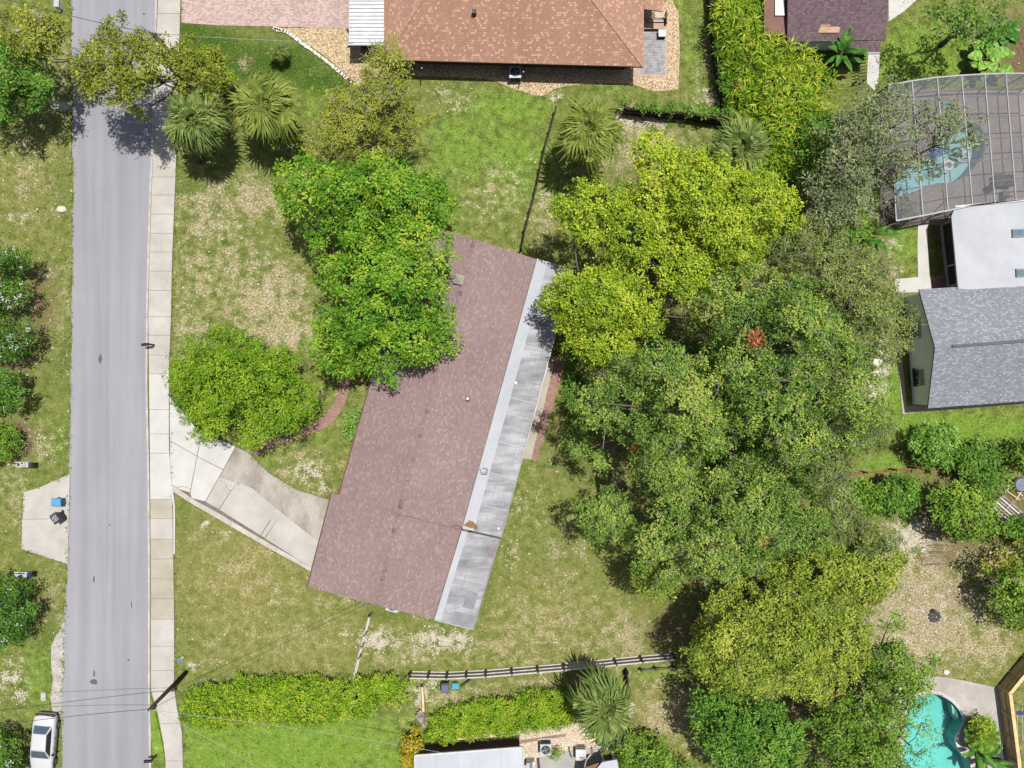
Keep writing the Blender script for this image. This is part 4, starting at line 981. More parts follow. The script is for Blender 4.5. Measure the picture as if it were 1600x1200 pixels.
# --- trees ---
tree('maple_tree', 'dense bright green tree overhanging the mauve shingle roof', 'tree',
     [([(430, 262), (470, 248), (520, 262), (560, 246), (600, 243), (650, 262), (695, 285), (712, 330), (695, 362), (640, 350), (590, 372), (540, 350), (485, 372), (455, 350), (438, 320)], 5.5, 8.5),
      ([(485, 375), (530, 350), (590, 350), (650, 345), (700, 372), (704, 410), (690, 425), (640, 415), (620, 440), (560, 428), (520, 440), (496, 430)], 6.0, 9.3),
      ([(492, 440), (530, 405), (600, 410), (640, 420), (700, 425), (692, 470), (675, 490), (620, 490), (560, 480), (520, 455)], 6.3, 9.6),
      ([(492, 490), (530, 470), (600, 472), (650, 470), (695, 492), (722, 500), (716, 520), (712, 545), (690, 562), (640, 570), (612, 600), (585, 580), (560, 585), (510, 575), (482, 545), (495, 520)], 5.5, 8.6)],
     'leaf_maple', lobe=1.3, clump=0.40, leaf=0.23, wid=0.46, per=26, dens=1.15, gap=0.13, zjit=0.36, ragged=0.12, pack=0.92, r0=0.35, base=(590, 440), warm=0.35, twigs=30, flat=0.6)
tree('round_tree', 'rounded lime green tree between the sidewalk and the driveway', 'tree',
     [([(264, 565), (285, 535), (325, 528), (350, 508), (388, 518), (405, 540), (440, 545), (475, 570), (492, 600), (488, 640), (462, 668), (410, 692), (370, 697), (340, 676), (302, 682), (285, 640), (270, 600)], 3.2, 6.4)],
     'leaf_round', lobe=1.1, zjit=0.4, pack=0.95, clump=0.32, leaf=0.19, wid=0.42, per=24, dens=1.2, ragged=0.2, gap=0.14, r0=0.2, flat=0.6, base=(400, 610), twigs=10, fork=0.8)
tree('camphor_tree', 'large yellow-green tree beside the white flat roof', 'tree',
     [([(866, 318), (905, 290), (960, 288), (1040, 300), (1055, 340), (1040, 372), (1010, 402), (975, 396), (930, 386), (890, 364)], 7.5, 10.5),
      ([(985, 250), (1000, 214), (1036, 204), (1050, 240), (1090, 238), (1140, 262), (1185, 270), (1235, 290), (1254, 330), (1235, 378), (1190, 392), (1170, 425), (1115, 410), (1060, 380), (1052, 330), (1010, 292)], 7.5, 11.0),
      ([(842, 455), (870, 430), (915, 412), (955, 402), (1000, 415), (1030, 470), (1028, 520), (985, 558), (930, 578), (900, 555), (876, 510), (850, 490)], 7.0, 9.5),
      ([(1025, 395), (1080, 370), (1118, 392), (1112, 445), (1070, 468), (1030, 440)], 8.5, 10.5)],
     'leaf_yellow', lobe=1.55, clump=0.34, leaf=0.17, wid=0.58, per=31, dens=1.1, gap=0.07, zjit=0.3, ragged=0.06, pack=0.9, r0=0.4, base=(1010, 420), twigs=20, warm=0.15, flat=0.62)
tree('live_oak', 'spreading olive green oak over the dappled back lawn', 'tree',
     [([(895, 610), (945, 585), (960, 560), (1020, 540), (1080, 518), (1130, 560), (1152, 640), (1130, 700), (1080, 720), (1030, 690), (985, 690), (930, 660), (900, 640)], 8.0, 12.5),
      ([(975, 690), (1040, 690), (1090, 720), (1085, 770), (1040, 780), (1000, 762)], 8.0, 11.0),
      ([(900, 700), (950, 682), (965, 705), (935, 738), (900, 730)], 6.0, 7.5), ([(925, 775), (965, 765), (990, 800), (985, 845), (955, 850), (905, 836), (892, 808)], 6.0, 8.0)],
     'leaf_oak', lobe=1.6, clump=0.36, leaf=0.165, wid=0.52, per=34, dens=1.05, ragged=0.06, pack=0.92, r0=0.5, base=(1000, 660), twigs=150, dead=[(993, 700, 10.5, 0.25), (1048, 755, 10.5, 0.22)], warm=0.25, flat=0.8, gap=0.10, zjit=0.36)
tree('live_oak', 'large green oak with a rusty orange dead cluster in its crown', 'tree',
     [([(1050, 470), (1090, 450), (1150, 430), (1240, 410), (1300, 480), (1345, 560), (1385, 640), (1340, 700), (1260, 730), (1180, 700), (1145, 620), (1110, 550)], 9.0, 14.0)],
     'leaf_oak', lobe=1.7, clump=0.36, leaf=0.165, wid=0.52, per=34, dens=1.05, ragged=0.06, pack=0.92, r0=0.5, base=(1190, 600), twigs=240, dead=[(1183, 531, 14.6, 0.55)], warm=0.25, flat=0.8, gap=0.10, zjit=0.36)
tree('live_oak', 'green oak with bare grey twigs and an orange cluster above the lower lawn', 'tree',
     [([(1010, 780), (1080, 752), (1160, 715), (1250, 735), (1305, 790), (1285, 850), (1220, 880), (1130, 900), (1080, 890), (1040, 920), (990, 890), (1000, 840), (1025, 820)], 8.0, 12.5)],
     'leaf_oak', lobe=1.7, clump=0.36, leaf=0.165, wid=0.52, per=34, dens=1.05, ragged=0.06, pack=0.92, r0=0.48, base=(1120, 800), twigs=170, dead=[(1186, 845, 12.0, 0.45)], warm=0.25, flat=0.8, gap=0.10, zjit=0.36)
tree('live_oak', 'dull grey-green oak with many bare twigs next to the grey house', 'tree',
     [([(1195, 375), (1270, 350), (1330, 378), (1390, 430), (1428, 510), (1412, 552), (1380, 560), (1340, 600), (1300, 520), (1230, 450)], 7.0, 10.5)],
     'leaf_oak_dull', lobe=1.15, clump=0.38, leaf=0.16, wid=0.48, per=32, dens=1.0, r0=0.36, base=(1270, 480), twigs=240, dead=None, ragged=0.2, flat=0.6, gap=0.15)
tree('live_oak', 'grey-green oak at the wooden fence above the leaf-strewn yard', 'tree',
     [([(1285, 640), (1345, 610), (1400, 655), (1370, 700), (1330, 715), (1318, 760), (1345, 812), (1385, 818), (1402, 868), (1330, 860), (1285, 810), (1250, 740)], 6.5, 10.5)],
     'leaf_oak_dull', lobe=1.15, clump=0.36, leaf=0.16, wid=0.48, per=32, dens=1.05, r0=0.34, base=(1280, 720), twigs=150, ragged=0.15, flat=0.6, gap=0.16, zjit=0.3)
tree('olive_tree', 'large yellow-olive tree above the turquoise pool yard', 'tree',
     [([(1066, 1035), (1090, 980), (1120, 925), (1180, 890), (1240, 870), (1300, 855), (1335, 838), (1412, 868), (1400, 912), (1352, 950), (1358, 1010), (1330, 1065), (1290, 1108), (1240, 1085), (1180, 1080), (1120, 1076)], 6.5, 10.0)],
     'leaf_olive', lobe=1.5, clump=0.34, leaf=0.165, wid=0.58, per=31, dens=1.1, ragged=0.06, gap=0.05, zjit=0.25, pack=0.9, r0=0.42, base=(1190, 920), twigs=70, warm=0.15, flat=0.55)
tree('young_oak', 'small yellow-green tree crown hanging over the shaded lower lawn', 'tree',
     [([(985, 890), (1040, 862), (1060, 885), (1050, 930), (1020, 940), (1000, 920)], 5.0, 7.0)], 'leaf_olive', lobe=0.9, clump=0.32, leaf=0.22, per=14, r0=0.16, base=(1010, 870), warm=0.1)
tree('shade_tree', 'dark green tree beside the tan lawn near the spiky palm', 'tree',
     [([(1085, 1090), (1140, 1078), (1200, 1098), (1245, 1120), (1255, 1160), (1240, 1215), (1150, 1225), (1108, 1180), (1090, 1150)], 4.5, 7.5)],
     'leaf_dark', lobe=1.1, clump=0.38, leaf=0.22, wid=0.5, per=24, dens=1.15, ragged=0.15, r0=0.3, base=(1150, 1110), twigs=10, flat=0.6)
tree('shade_tree', 'fresh green tree leaning over the turquoise pool', 'tree',
     [([(1345, 1060), (1352, 1000), (1385, 955), (1405, 960), (1400, 1000), (1425, 1025), (1462, 1035), (1450, 1080), (1432, 1108), (1400, 1120), (1360, 1100)], 4.5, 7.0),
      ([(1255, 1150), (1280, 1105), (1340, 1080), (1405, 1108), (1425, 1125), (1405, 1160), (1425, 1225), (1300, 1235)], 4.0, 6.5)],
     'leaf_mid', lobe=1.1, clump=0.38, leaf=0.20, wid=0.5, per=24, dens=1.05, r0=0.3, base=(1340, 1060), twigs=70, ragged=0.1, flat=0.6)
tree('pool_sapling', 'thin leafy branches reaching out over the turquoise water', 'tree',
     [([(1425, 1135), (1440, 1120), (1460, 1128), (1468, 1160), (1450, 1175), (1430, 1160)], 3.0, 4.0), ([(1425, 1165), (1452, 1170), (1455, 1195), (1430, 1195)], 3.0, 4.0)],
     'leaf_mid', lobe=0.75, clump=0.34, leaf=0.18, per=9, dens=0.5, r0=0.07, base=(1405, 1150), fork=1.4)
tree('pool_oak', 'gaunt grey-green oak spreading over the screened pool enclosure', 'tree',
     [([(1290, 210), (1330, 150), (1390, 118), (1418, 140), (1428, 200), (1420, 250), (1370, 292), (1358, 335), (1300, 355), (1258, 330), (1250, 292), (1290, 262)], 6.5, 9.5),
      ([(1430, 200), (1460, 160), (1500, 158), (1500, 190), (1470, 205)], 7.5, 8.5), ([(1440, 225), (1490, 195), (1532, 185), (1540, 215), (1510, 235), (1480, 238)], 7.5, 8.5),
      ([(1400, 265), (1440, 245), (1470, 255), (1478, 268), (1440, 272), (1420, 290)], 7, 8)],
     'leaf_grey', lobe=1.0, clump=0.40, leaf=0.21, wid=0.45, per=20, dens=0.8, r0=0.3, base=(1290, 290), twigs=170, ragged=0.25, flat=0.55)
tree('understory_tree', 'added dark green undergrowth tree darkening the gaps beneath the large oaks', 'tree',
     [([(990, 560), (1060, 540), (1140, 520), (1230, 500), (1300, 560), (1320, 640), (1290, 720), (1250, 800), (1180, 840), (1090, 850), (1040, 800), (1060, 720), (1010, 660)], 3.5, 5.5)],
     'leaf_dark', lobe=1.5, clump=0.42, leaf=0.24, wid=0.5, per=15, dens=0.7, r0=0.16, base=(1150, 690))  # extra low crown, added so sunlit gaps between the oaks turn dark
tree('understory_tree', 'dark leafy undergrowth tree next to the palm hedge', 'tree',
     [([(1235, 215), (1290, 170), (1310, 210), (1290, 290), (1250, 300)], 2.5, 4.5), ([(1300, 330), (1350, 325), (1360, 370), (1330, 390), (1290, 380)], 3.0, 5.0)],
     'leaf_dark', lobe=0.95, clump=0.34, leaf=0.24, per=12, dens=0.8, r0=0.14, base=(1285, 280))
tree('juniper_tree', 'feathery olive juniper with pale bare branches near the carport', 'tree',
     [([(560, 150), (580, 85), (622, 58), (642, 100), (636, 140), (600, 165), (570, 170)], 4.5, 7.0),
      ([(508, 225), (512, 140), (555, 132), (592, 160), (585, 195), (560, 240), (525, 250)], 4.5, 6.5),
      ([(462, 212), (512, 190), (520, 225), (490, 240)], 3.5, 4.5), ([(590, 215), (640, 160), (668, 180), (655, 215), (610, 240)], 4, 5.5), ([(530, 250), (590, 235), (600, 270), (560, 295)], 3.5, 5)],
     'leaf_juniper', lobe=0.9, clump=0.34, leaf=0.18, wid=0.36, per=30, dens=1.15, r0=0.24, base=(570, 190), twigs=150, ragged=0.3, flat=0.6)
tree('street_tree', 'yellow-olive tree arching across the grey road', 'tree',
     [([(118, 95), (128, 68), (165, 66), (200, 60), (235, 62), (265, 75), (262, 110), (235, 140), (235, 178), (200, 186), (190, 150), (150, 165), (122, 135)], 7, 9),
      ([(160, 60), (165, 22), (182, 24), (198, 52), (190, 70)], 7, 8), ([(258, 110), (270, 70), (300, 58), (335, 70), (350, 95), (356, 130), (335, 152), (285, 156), (265, 140)], 5.5, 8)],
     'leaf_road', lobe=0.95, clump=0.36, leaf=0.19, wid=0.55, per=27, dens=1.1, r0=0.2, base=(300, 140), twigs=20, ragged=0.2, flat=0.6, gap=0.15)
tree('verge_tree', 'olive yellow tree with thin crown above the left road verge', 'tree',
     [([(10, 60), (20, 25), (60, 15), (104, 32), (104, 70), (75, 90), (40, 85)], 6.5, 8.0)], 'leaf_road', lobe=0.9, clump=0.36, leaf=0.22, wid=0.5, per=18, dens=0.85, r0=0.14, base=(70, 75), twigs=20, ragged=0.2)
tree('verge_tree', 'dark green dense tree at the left road verge', 'tree',
     [([(-40, 60), (20, 60), (60, 80), (78, 110), (75, 150), (40, 182), (-40, 185)], 4.0, 6.5)], 'leaf_dark', lobe=1.0, clump=0.36, leaf=0.21, wid=0.5, per=22, dens=1.1, ragged=0.15, r0=0.2, base=(40, 130))
for k, (pl, lab) in enumerate([([(-30, 396), (0, 388), (32, 390), (52, 402), (48, 420), (20, 428), (-30, 426)], 'white-flowering crape myrtle, small, at the upper end of the verge row'),
             ([(-35, 442), (10, 438), (34, 444), (44, 460), (36, 478), (10, 484), (-35, 480)], 'white-flowering crape myrtle second from the upper end of the verge row'),
             ([(-40, 502), (10, 496), (42, 502), (54, 522), (44, 548), (15, 562), (-40, 560)], 'large white-flowering crape myrtle in the middle of the verge row'),
             ([(-30, 590), (10, 582), (38, 595), (48, 618), (30, 640), (-30, 640)], 'crape myrtle beside the low round shrub on the verge'),
             ([(-50, 915), (10, 898), (45, 915), (55, 955), (40, 990), (0, 1010), (-50, 1000)], 'white-flowering crape myrtle below the concrete pad'),
             ([(-30, 1150), (5, 1140), (28, 1160), (30, 1220), (-30, 1230)], 'white-flowering crape myrtle beside the parked white car')]):
    tree('crape_myrtle', lab, 'tree', [(pl, 2.0, 3.4)], 'leaf_myrtle', lobe=0.65, clump=0.28, leaf=0.18, wid=0.5, per=16, dens=1.0, gap=0.15, r0=0.09, fork=0.4, blossoms=(12, 18, 20, 4, 26, 14)[k], group='crape myrtles on the verge', ragged=0.25)
tree('garden_tree', 'green tree casting shade on the lawn behind the screen enclosure', 'tree',
     [([(1440, 20), (1480, 5), (1540, 0), (1562, 20), (1555, 60), (1520, 75), (1478, 75), (1475, 40)], 4.5, 7.5)], 'leaf_dark', lobe=0.95, clump=0.36, leaf=0.25, per=12, dens=0.75, r0=0.2, base=(1470, 70), twigs=30, ragged=0.15)

# --- shrubs and hedges ---
def shrub(name, label, cat, poly, z0, z1, mat, lobe=0.6, leaf=0.2, group=None, **kw):
    return tree(name, label, cat, [(poly, z0, z1)], mat, lobe=lobe, clump=kw.pop('clump', 0.26), leaf=leaf, per=kw.pop('per', 18), r0=kw.pop('r0', 0.06), fork=0.25, group=group, **kw)
shrub('round_shrub', 'clipped olive green round shrub on a mulch bed beside the mailbox', 'shrub', [(-30, 668), (5, 663), (25, 672), (31, 690), (25, 708), (5, 722), (-30, 722)], 0.8, 1.7, 'leaf_mid', 0.6, 0.16, dens=1.2)
shrub('hedge', 'long straggly yellow-green hedge along the bottom lawn', 'hedge', [(290, 1090), (310, 1072), (345, 1078), (370, 1062), (420, 1066), (470, 1062), (540, 1066), (600, 1058), (650, 1060), (646, 1075), (620, 1100), (560, 1115), (470, 1128), (400, 1125), (330, 1132), (295, 1128)], 0.9, 1.8, 'leaf_hedge', 0.62, 0.19, wid=0.34, ragged=0.35, warm=0.12, per=26, dens=1.1)
shrub('hedge', 'clipped bright green hedge between the rail fence and the gravel strip', 'hedge', [(668, 1130), (690, 1112), (740, 1096), (800, 1086), (860, 1078), (892, 1082), (890, 1130), (840, 1140), (760, 1148), (690, 1158), (666, 1150)], 1.0, 1.5, 'leaf_hedge', 0.6, 0.16, wid=0.36, dens=1.2, per=26)
shrub('vine_cover', 'green vine growing along the top of the dark picket fence', 'vine', [(968, 156), (1000, 160), (1060, 164), (1100, 168), (1140, 176), (1138, 184), (1080, 176), (1020, 172), (970, 168)], 1.5, 1.9, 'leaf_dark', 0.35, 0.16)
shrub('palm_hedge', 'tall yellow-green areca palm hedge beside the plum-roofed house', 'hedge', [(1118, 0), (1150, -10), (1180, 0), (1182, 55), (1230, 70), (1268, 90), (1290, 120), (1306, 165), (1305, 200), (1270, 215), (1240, 260), (1200, 280), (1165, 230), (1145, 180), (1150, 120), (1130, 80)], 2.2, 3.8, 'leaf_areca', 0.85, 0.52, wid=0.16, per=15, clump=0.42, droop=0.3, ragged=0.3, warm=0.3, dens=1.25)
shrub('fence_vine', 'dark green vine strip along the side fence by the areca hedge', 'vine', [(1112, -10), (1124, -10), (1130, 80), (1146, 150), (1144, 180), (1134, 178), (1126, 110), (1118, 60)], 1.4, 2.2, 'leaf_dark', 0.4, 0.18)
shrub('golden_shrub', 'golden yellow upright shrub beside the grey metal roof', 'shrub', [(632, 1150), (648, 1142), (660, 1152), (660, 1190), (650, 1210), (632, 1205), (628, 1175)], 1.2, 2.2, 'leaf_gold', 0.5, 0.16)
shrub('garden_shrub', 'pale green bushy shrub on the lawn below the grey house', 'shrub', [(1422, 690), (1440, 668), (1470, 664), (1495, 680), (1498, 712), (1475, 728), (1440, 722)], 1.8, 3.0, 'leaf_shrub', 0.75, 0.28, wid=0.3)
shrub('garden_shrub', 'dark leafy shrub touching the pale green bush on the lawn', 'shrub', [(1495, 690), (1530, 685), (1560, 705), (1555, 735), (1520, 745), (1490, 730)], 1.6, 2.6, 'leaf_dark', 0.75, 0.22)
shrub('yard_shrub', 'rounded green shrub below the reddish fence rail', 'shrub', [(1365, 760), (1400, 745), (1430, 755), (1435, 785), (1410, 805), (1375, 800)], 1.6, 2.6, 'leaf_dark', 0.7, 0.24)
shrub('yard_shrub', 'mid green shrub at the shaded end of the reddish fence rail', 'shrub', [(1315, 765), (1345, 750), (1365, 765), (1372, 800), (1340, 815), (1318, 795)], 1.6, 2.8, 'leaf_mid', 0.7, 0.24)
shrub('yard_tree', 'bushy bright green small tree beside the wood pile', 'tree', [(1450, 770), (1485, 752), (1520, 760), (1550, 790), (1562, 825), (1540, 840), (1500, 838), (1465, 815)], 2.6, 4.2, 'leaf_mid', 0.9, 0.26, clump=0.34, r0=0.1)
shrub('yard_shrub', 'dark bush in the shaded corner above the wood pile', 'shrub', [(1510, 730), (1560, 725), (1580, 745), (1575, 775), (1540, 780), (1515, 760)], 1.4, 2.4, 'leaf_dark', 0.7, 0.2)
shrub('yard_tree', 'thin yellowish tree at the right end of the leaf-strewn yard', 'tree', [(1540, 900), (1560, 880), (1590, 870), (1640, 880), (1640, 985), (1590, 985), (1555, 960), (1552, 930)], 2.6, 4.4, 'leaf_mid', 0.85, 0.24, clump=0.34, dens=0.75, r0=0.1)
shrub('yard_tree', 'sparse olive sapling over the dry leaf litter', 'tree', [(1520, 880), (1560, 860), (1600, 850), (1640, 850), (1640, 900), (1560, 905)], 2.2, 3.4, 'leaf_juniper', 0.8, 0.2, clump=0.36, dens=0.5, r0=0.07)
shrub('yard_shrub', 'leafy shrub below the weathered wood pile', 'shrub', [(1565, 815), (1600, 805), (1640, 815), (1640, 850), (1590, 850), (1568, 835)], 1.2, 2.2, 'leaf_dark', 0.65, 0.2)
shrub('lawn_shrub', 'yellow-flecked bush at the right lawn edge', 'shrub', [(1575, 695), (1600, 685), (1650, 690), (1650, 735), (1600, 735), (1578, 720)], 1.4, 2.6, 'leaf_mid', 0.7, 0.2)
shrub('dark_shrub', 'small dark green shrub beside the dull oak and white stepping stones', 'shrub', [(1312, 555), (1335, 540), (1358, 548), (1364, 575), (1340, 588), (1318, 580)], 0.9, 1.8, 'leaf_dark', 0.55, 0.18)
shrub('pool_shrub', 'yellow-green rounded shrub next to the cycad on the deck', 'shrub', [(1518, 1122), (1535, 1114), (1548, 1128), (1547, 1148), (1530, 1156), (1520, 1140)], 1.2, 2.0, 'leaf_hedge', 0.5, 0.15)
shrub('corner_shrub', 'wide green bush below the fan palm at the bottom edge', 'shrub', [(965, 1160), (990, 1145), (1030, 1150), (1070, 1175), (1085, 1215), (980, 1225), (960, 1190)], 1.4, 2.4, 'leaf_mid', 0.8, 0.2, dens=0.95)
shrub('corner_shrub', 'reddish green bush beside the terracotta corner of the patio', 'shrub', [(945, 1172), (975, 1150), (985, 1185), (975, 1215), (948, 1212)], 0.8, 1.5, 'leaf_oak_dull', 0.55, 0.18)
shrub('wall_shrub', 'small light green shrub against the mauve roof eave', 'shrub', [(540, 652), (558, 632), (566, 640), (556, 690), (545, 692)], 0.8, 1.5, 'leaf_shrub', 0.45, 0.16, dens=0.9)
shrub('lime_shrub', 'small lime yellow shrub under the street tree at the palm', 'shrub', [(308, 78), (330, 76), (346, 92), (342, 106), (320, 100)], 1.4, 2.2, 'leaf_hedge', 0.5, 0.16)
shrub('lime_shrub', 'small lime yellow shrub between the two lawn palms', 'shrub', [(338, 118), (352, 112), (366, 125), (362, 142), (345, 138)], 1.2, 2.0, 'leaf_hedge', 0.45, 0.16)
shrub('cage_shrub', 'feathery shrub inside the corner of the screen enclosure', 'shrub', [(1400, 320), (1415, 308), (1430, 318), (1430, 338), (1405, 342)], 1.0, 1.9, 'leaf_grey', 0.5, 0.18)
shrub('patio_shrub', 'tiny bright green plant beside the air conditioner on the patio', 'plant', [(862, 1174), (870, 1170), (876, 1178), (872, 1186), (862, 1184)], 0.5, 0.9, 'leaf_hedge', 0.3, 0.14)
shrub('wall_bush', 'dark green ground bush under the eave of the flat roof', 'shrub', [(888, 560), (905, 556), (912, 600), (890, 640), (878, 630)], 0.5, 1.0, 'leaf_dark', 0.45, 0.16, dens=0.7)
shrub('under_bush', 'low shaded bush at the rear walk under the oak', 'shrub', [(880, 650), (915, 640), (930, 690), (905, 720), (878, 700)], 0.6, 1.2, 'leaf_oak', 0.5, 0.18, dens=0.7)

# --- fan palms ---
def frond_mesh(rng, pet, fan, nb=22, drop=0.45):
    v, f, t = [], [], []
    def quad(a, b, c, d, ti): n = len(v); v.extend([a, b, c, d]); f.append((n, n + 1, n + 2, n + 3)); t.append(ti)
    w = 0.03
    tip = Vector((pet, 0, -0.04 * pet)); quad(Vector((0, -w, 0)), tip + Vector((0, -w * .6, 0)), tip + Vector((0, w * .6, 0)), Vector((0, w, 0)), 0.6)
    for k in range(nb):
        a = (k / (nb - 1) - 0.5) * R(250) + rng.normal() * 0.05
        L = fan * (1.0 - 0.28 * abs(k / (nb - 1) - 0.5) * 2) * rng.uniform(0.88, 1.1)
        d = Vector((math.cos(a), math.sin(a), 0.10 - 0.18 * (1 - math.cos(a)))); s = Vector((-math.sin(a), math.cos(a), 0))
        p0 = tip; p1 = p0 + d * L * 0.55 + Vector((0, 0, 0.03)); p2 = p0 + d * L * 0.95 + Vector((0, 0, -drop * L * rng.uniform(0.5, 1.2)))
        ti = float(np.clip(rng.normal(0.5, 0.2), 0, 1)); hw = 0.055 * fan
        quad(p0 - s * 0.008, p1 - s * hw, p1 + Vector((0, 0, 0.025)), p0 + Vector((0, 0, 0.01)), ti)
        quad(p0 + Vector((0, 0, 0.01)), p1 + Vector((0, 0, 0.025)), p1 + s * hw, p0 + s * 0.008, ti + 0.12)
        quad(p1 - s * hw, p2 - s * 0.006, p2 + s * 0.006, p1 + s * hw, ti + 0.06)
    me = mesh_from(v, f); at = me.attributes.new('tint', 'FLOAT', 'FACE'); at.data.foreach_set('value', np.clip(np.array(t, np.float32), 0, 1)); return me
FROND = {}
def palm(label, top, z, base, rad, mat='frond', nfr=34, seed=0, group=None, trunk_r=0.2, name='fan_palm'):
    rng = np.random.default_rng(900 + seed)
    b = P(*base); t = thing(name, label, 'palm', b, 0, group)
    c = P(top[0], top[1], z) - b
    MB().tube([(0, 0, -0.2), c * 0.35 + Vector((0, 0, 0)), c * 0.75, c + Vector((0, 0, 0.1))], [trunk_r * 1.2, trunk_r, trunk_r * 0.95, trunk_r * 0.9], 9).build('trunk', 'palm_trunk', t, True)
    key = (round(rad, 1), mat)
    if key not in FROND:
        ms = []
        for i in range(4):
            me = frond_mesh(rng, rad * (0.40 + 0.03 * i), rad * 0.62, nb=20, drop=0.35 + 0.2 * i); me.materials.append(M[mat]); ms.append(me)
        FROND[key] = ms
    for k in range(nfr):
        q = (k + 0.5) / nfr; el = R(66) - R(100) * q ** 0.85; az = k * 2.39996 + rng.normal() * 0.15
        o = link('frond', FROND[key][k % 4], None, t); o.location = c + Vector((0, 0, 0.1))
        o.rotation_euler = (rng.normal() * 0.4, -el + rng.normal() * 0.12, az + rng.normal() * 0.25); s = rng.uniform(0.72, 1.1) * (0.55 + 0.45 * min(1.0, q * 2.2)); o.scale = (s, s, s)
    return t
palm('fan palm with visible leaning trunk beside the sidewalk', (303, 190), 6.0, (312, 252), 2.75, seed=1, nfr=52)
palm('fan palm on the lawn next to the palm by the sidewalk', (414, 166), 6.0, (432, 202), 2.7, seed=2, mat='frond_yellow', nfr=52)
palm('fan palm beside the thin fence line behind the gravel bed', (920, 204), 6.4, (912, 240), 2.75, seed=3, mat='frond_yellow', nfr=52)
palm('grey-green fan palm below the areca hedge', (1158, 234), 5.5, (1132, 255), 2.6, seed=4, nfr=36)
palm('fan palm between the clipped hedge and the gravel strip', (945, 1104), 6.0, (932, 1070), 2.7, seed=5, nfr=52)
palm('fan palm half hidden among the dark trees at the bottom edge', (1222, 1180), 5.5, (1195, 1135), 2.3, seed=6, mat='frond_yellow', nfr=34)
palm('small young palm on the shaded dark lawn', (436, 80), 1.6, (438, 88), 1.0, seed=7, nfr=22, trunk_r=0.08)

# --- cycad and broad-leaved plants ---
def pinnate_mesh(rng, L, nl=20, w=0.22, drop=0.5):
    v, f, t = [], [], []
    for k in range(nl):
        u = 0.12 + 0.88 * k / nl; p = Vector((L * u, 0, 0.25 * L * math.sin(u * 2.4) - drop * L * u * u)); ll = w * math.sin(min(1, 0.25 + u) * 2.4) * 1.2 + 0.05
        for s in (-1, 1):
            n = len(v); v += [p, p + Vector((0.02 + ll * 0.35, s * ll, -0.03)), p + Vector((0.075, 0, 0))]; f.append((n, n + 1, n + 2)); t.append(float(np.clip(rng.normal(0.5, 0.2), 0, 1)))
    me = mesh_from(v, f); at = me.attributes.new('tint', 'FLOAT', 'FACE'); at.data.foreach_set('value', np.array(t, np.float32)); return me
rng = np.random.default_rng(55)
cy = thing('cycad', 'cycad with a rosette of stiff green fronds on the pool deck', 'plant', P(1515, 1138))
MB().tube([(0, 0, -0.1), (0.2, 0, 0.5), (0.3, -0.05, 0.9)], [0.25, 0.24, 0.2], 8).build('trunk', 'palm_trunk', cy, True)
pm_ = [pinnate_mesh(rng, 1.3, 26, 0.24, 0.25 + 0.1 * i) for i in range(3)]
for m_ in pm_: m_.materials.append(M['leaf_mid'])
for k in range(38):
    o = link('frond', pm_[k % 3], None, cy); o.location = (0.3, -0.05, 0.95); o.rotation_euler = (0, -R(55) + R(60) * (k / 38), k * 2.39996)
def big_leaf(rng, L, W, drop=0.35, rows=6):
    v, f = [], []
    for i in range(rows + 1):
        u = i / rows; w = W * (math.sin(math.pi * (0.06 + 0.9 * u)) ** 0.7) * 0.5; x = L * u; z = 0.25 * L * u - drop * L * u * u
        v += [Vector((x, -w, z + w * 0.35)), Vector((x, 0, z)), Vector((x, w, z + w * 0.35))]
    for i in range(rows):
        a = i * 3; f += [(a, a + 3, a + 4, a + 1), (a + 1, a + 4, a + 5, a + 2)]
    me = mesh_from(v, f, True); at = me.attributes.new('tint', 'FLOAT', 'FACE'); at.data.foreach_set('value', np.clip(rng.normal(0.5, 0.22, len(f)), 0, 1).astype(np.float32)); return me
def broad_plant(name, label, at_px, n, L, W, z, mat, spread=0.6, seed=0, drop=0.4, el=(65, 5)):
    rng = np.random.default_rng(300 + seed); b = P(*at_px); t = thing(name, label, 'plant', b)
    MB().tube([(0, 0, -0.1), (0.03, 0, z * 0.5), (0, 0, z)], [0.12, 0.1, 0.07], 7).build('stem', 'leaf_dark' if False else 'palm_trunk', t, True)
    ms = [big_leaf(rng, L * s, W * s, drop) for s in (0.8, 1.0, 1.15)]
    for m_ in ms: m_.materials.append(M[mat])
    for k in range(n):
        a = k * 2.39996 + rng.normal() * 0.2; st = Vector((math.cos(a), math.sin(a), 0)) * spread * rng.uniform(0.05, 0.6)
        p = Vector((st.x, st.y, z * rng.uniform(0.75, 1.05)))
        o = link('leaf', ms[k % 3], None, t); o.location = p; o.rotation_euler = (rng.normal() * 0.2, -R(el[0] + (el[1] - el[0]) * k / n), a)
        MB().tube([(0, 0, z * 0.5), p * 0.6 + Vector((0, 0, z * 0.25)), p], [0.03, 0.025, 0.015], 4, False).build('leaf_stalk', 'palm_trunk', t)
    return t
broad_plant('banana_plant', 'banana plant with long glossy leaves against the plum roof', (1296, 102), 15, 1.5, 0.42, 2.6, 'banana', 0.6, 1)
broad_plant('banana_plant', 'banana plant with arching leaves below the enclosure corner', (1345, 372), 11, 1.7, 0.4, 1.8, 'banana', 0.5, 2)
broad_plant('elephant_ear', 'elephant ear clump with broad heart leaves behind the enclosure', (1530, 100), 20, 0.9, 0.8, 1.2, 'leaf_shrub', 2.2, 3, 0.5, (45, 5))
broad_plant('elephant_ear', 'elephant ear plant with wide leaves beside the shaded garden tree', (1555, 62), 14, 0.9, 0.75, 1.2, 'banana', 2.0, 4, 0.5, (45, 5))
broad_plant('banana_plant', 'short banana plant at the foot of the cycad', (1518, 1168), 9, 1.4, 0.4, 0.9, 'banana', 0.7, 5, 0.4, (50, 5))
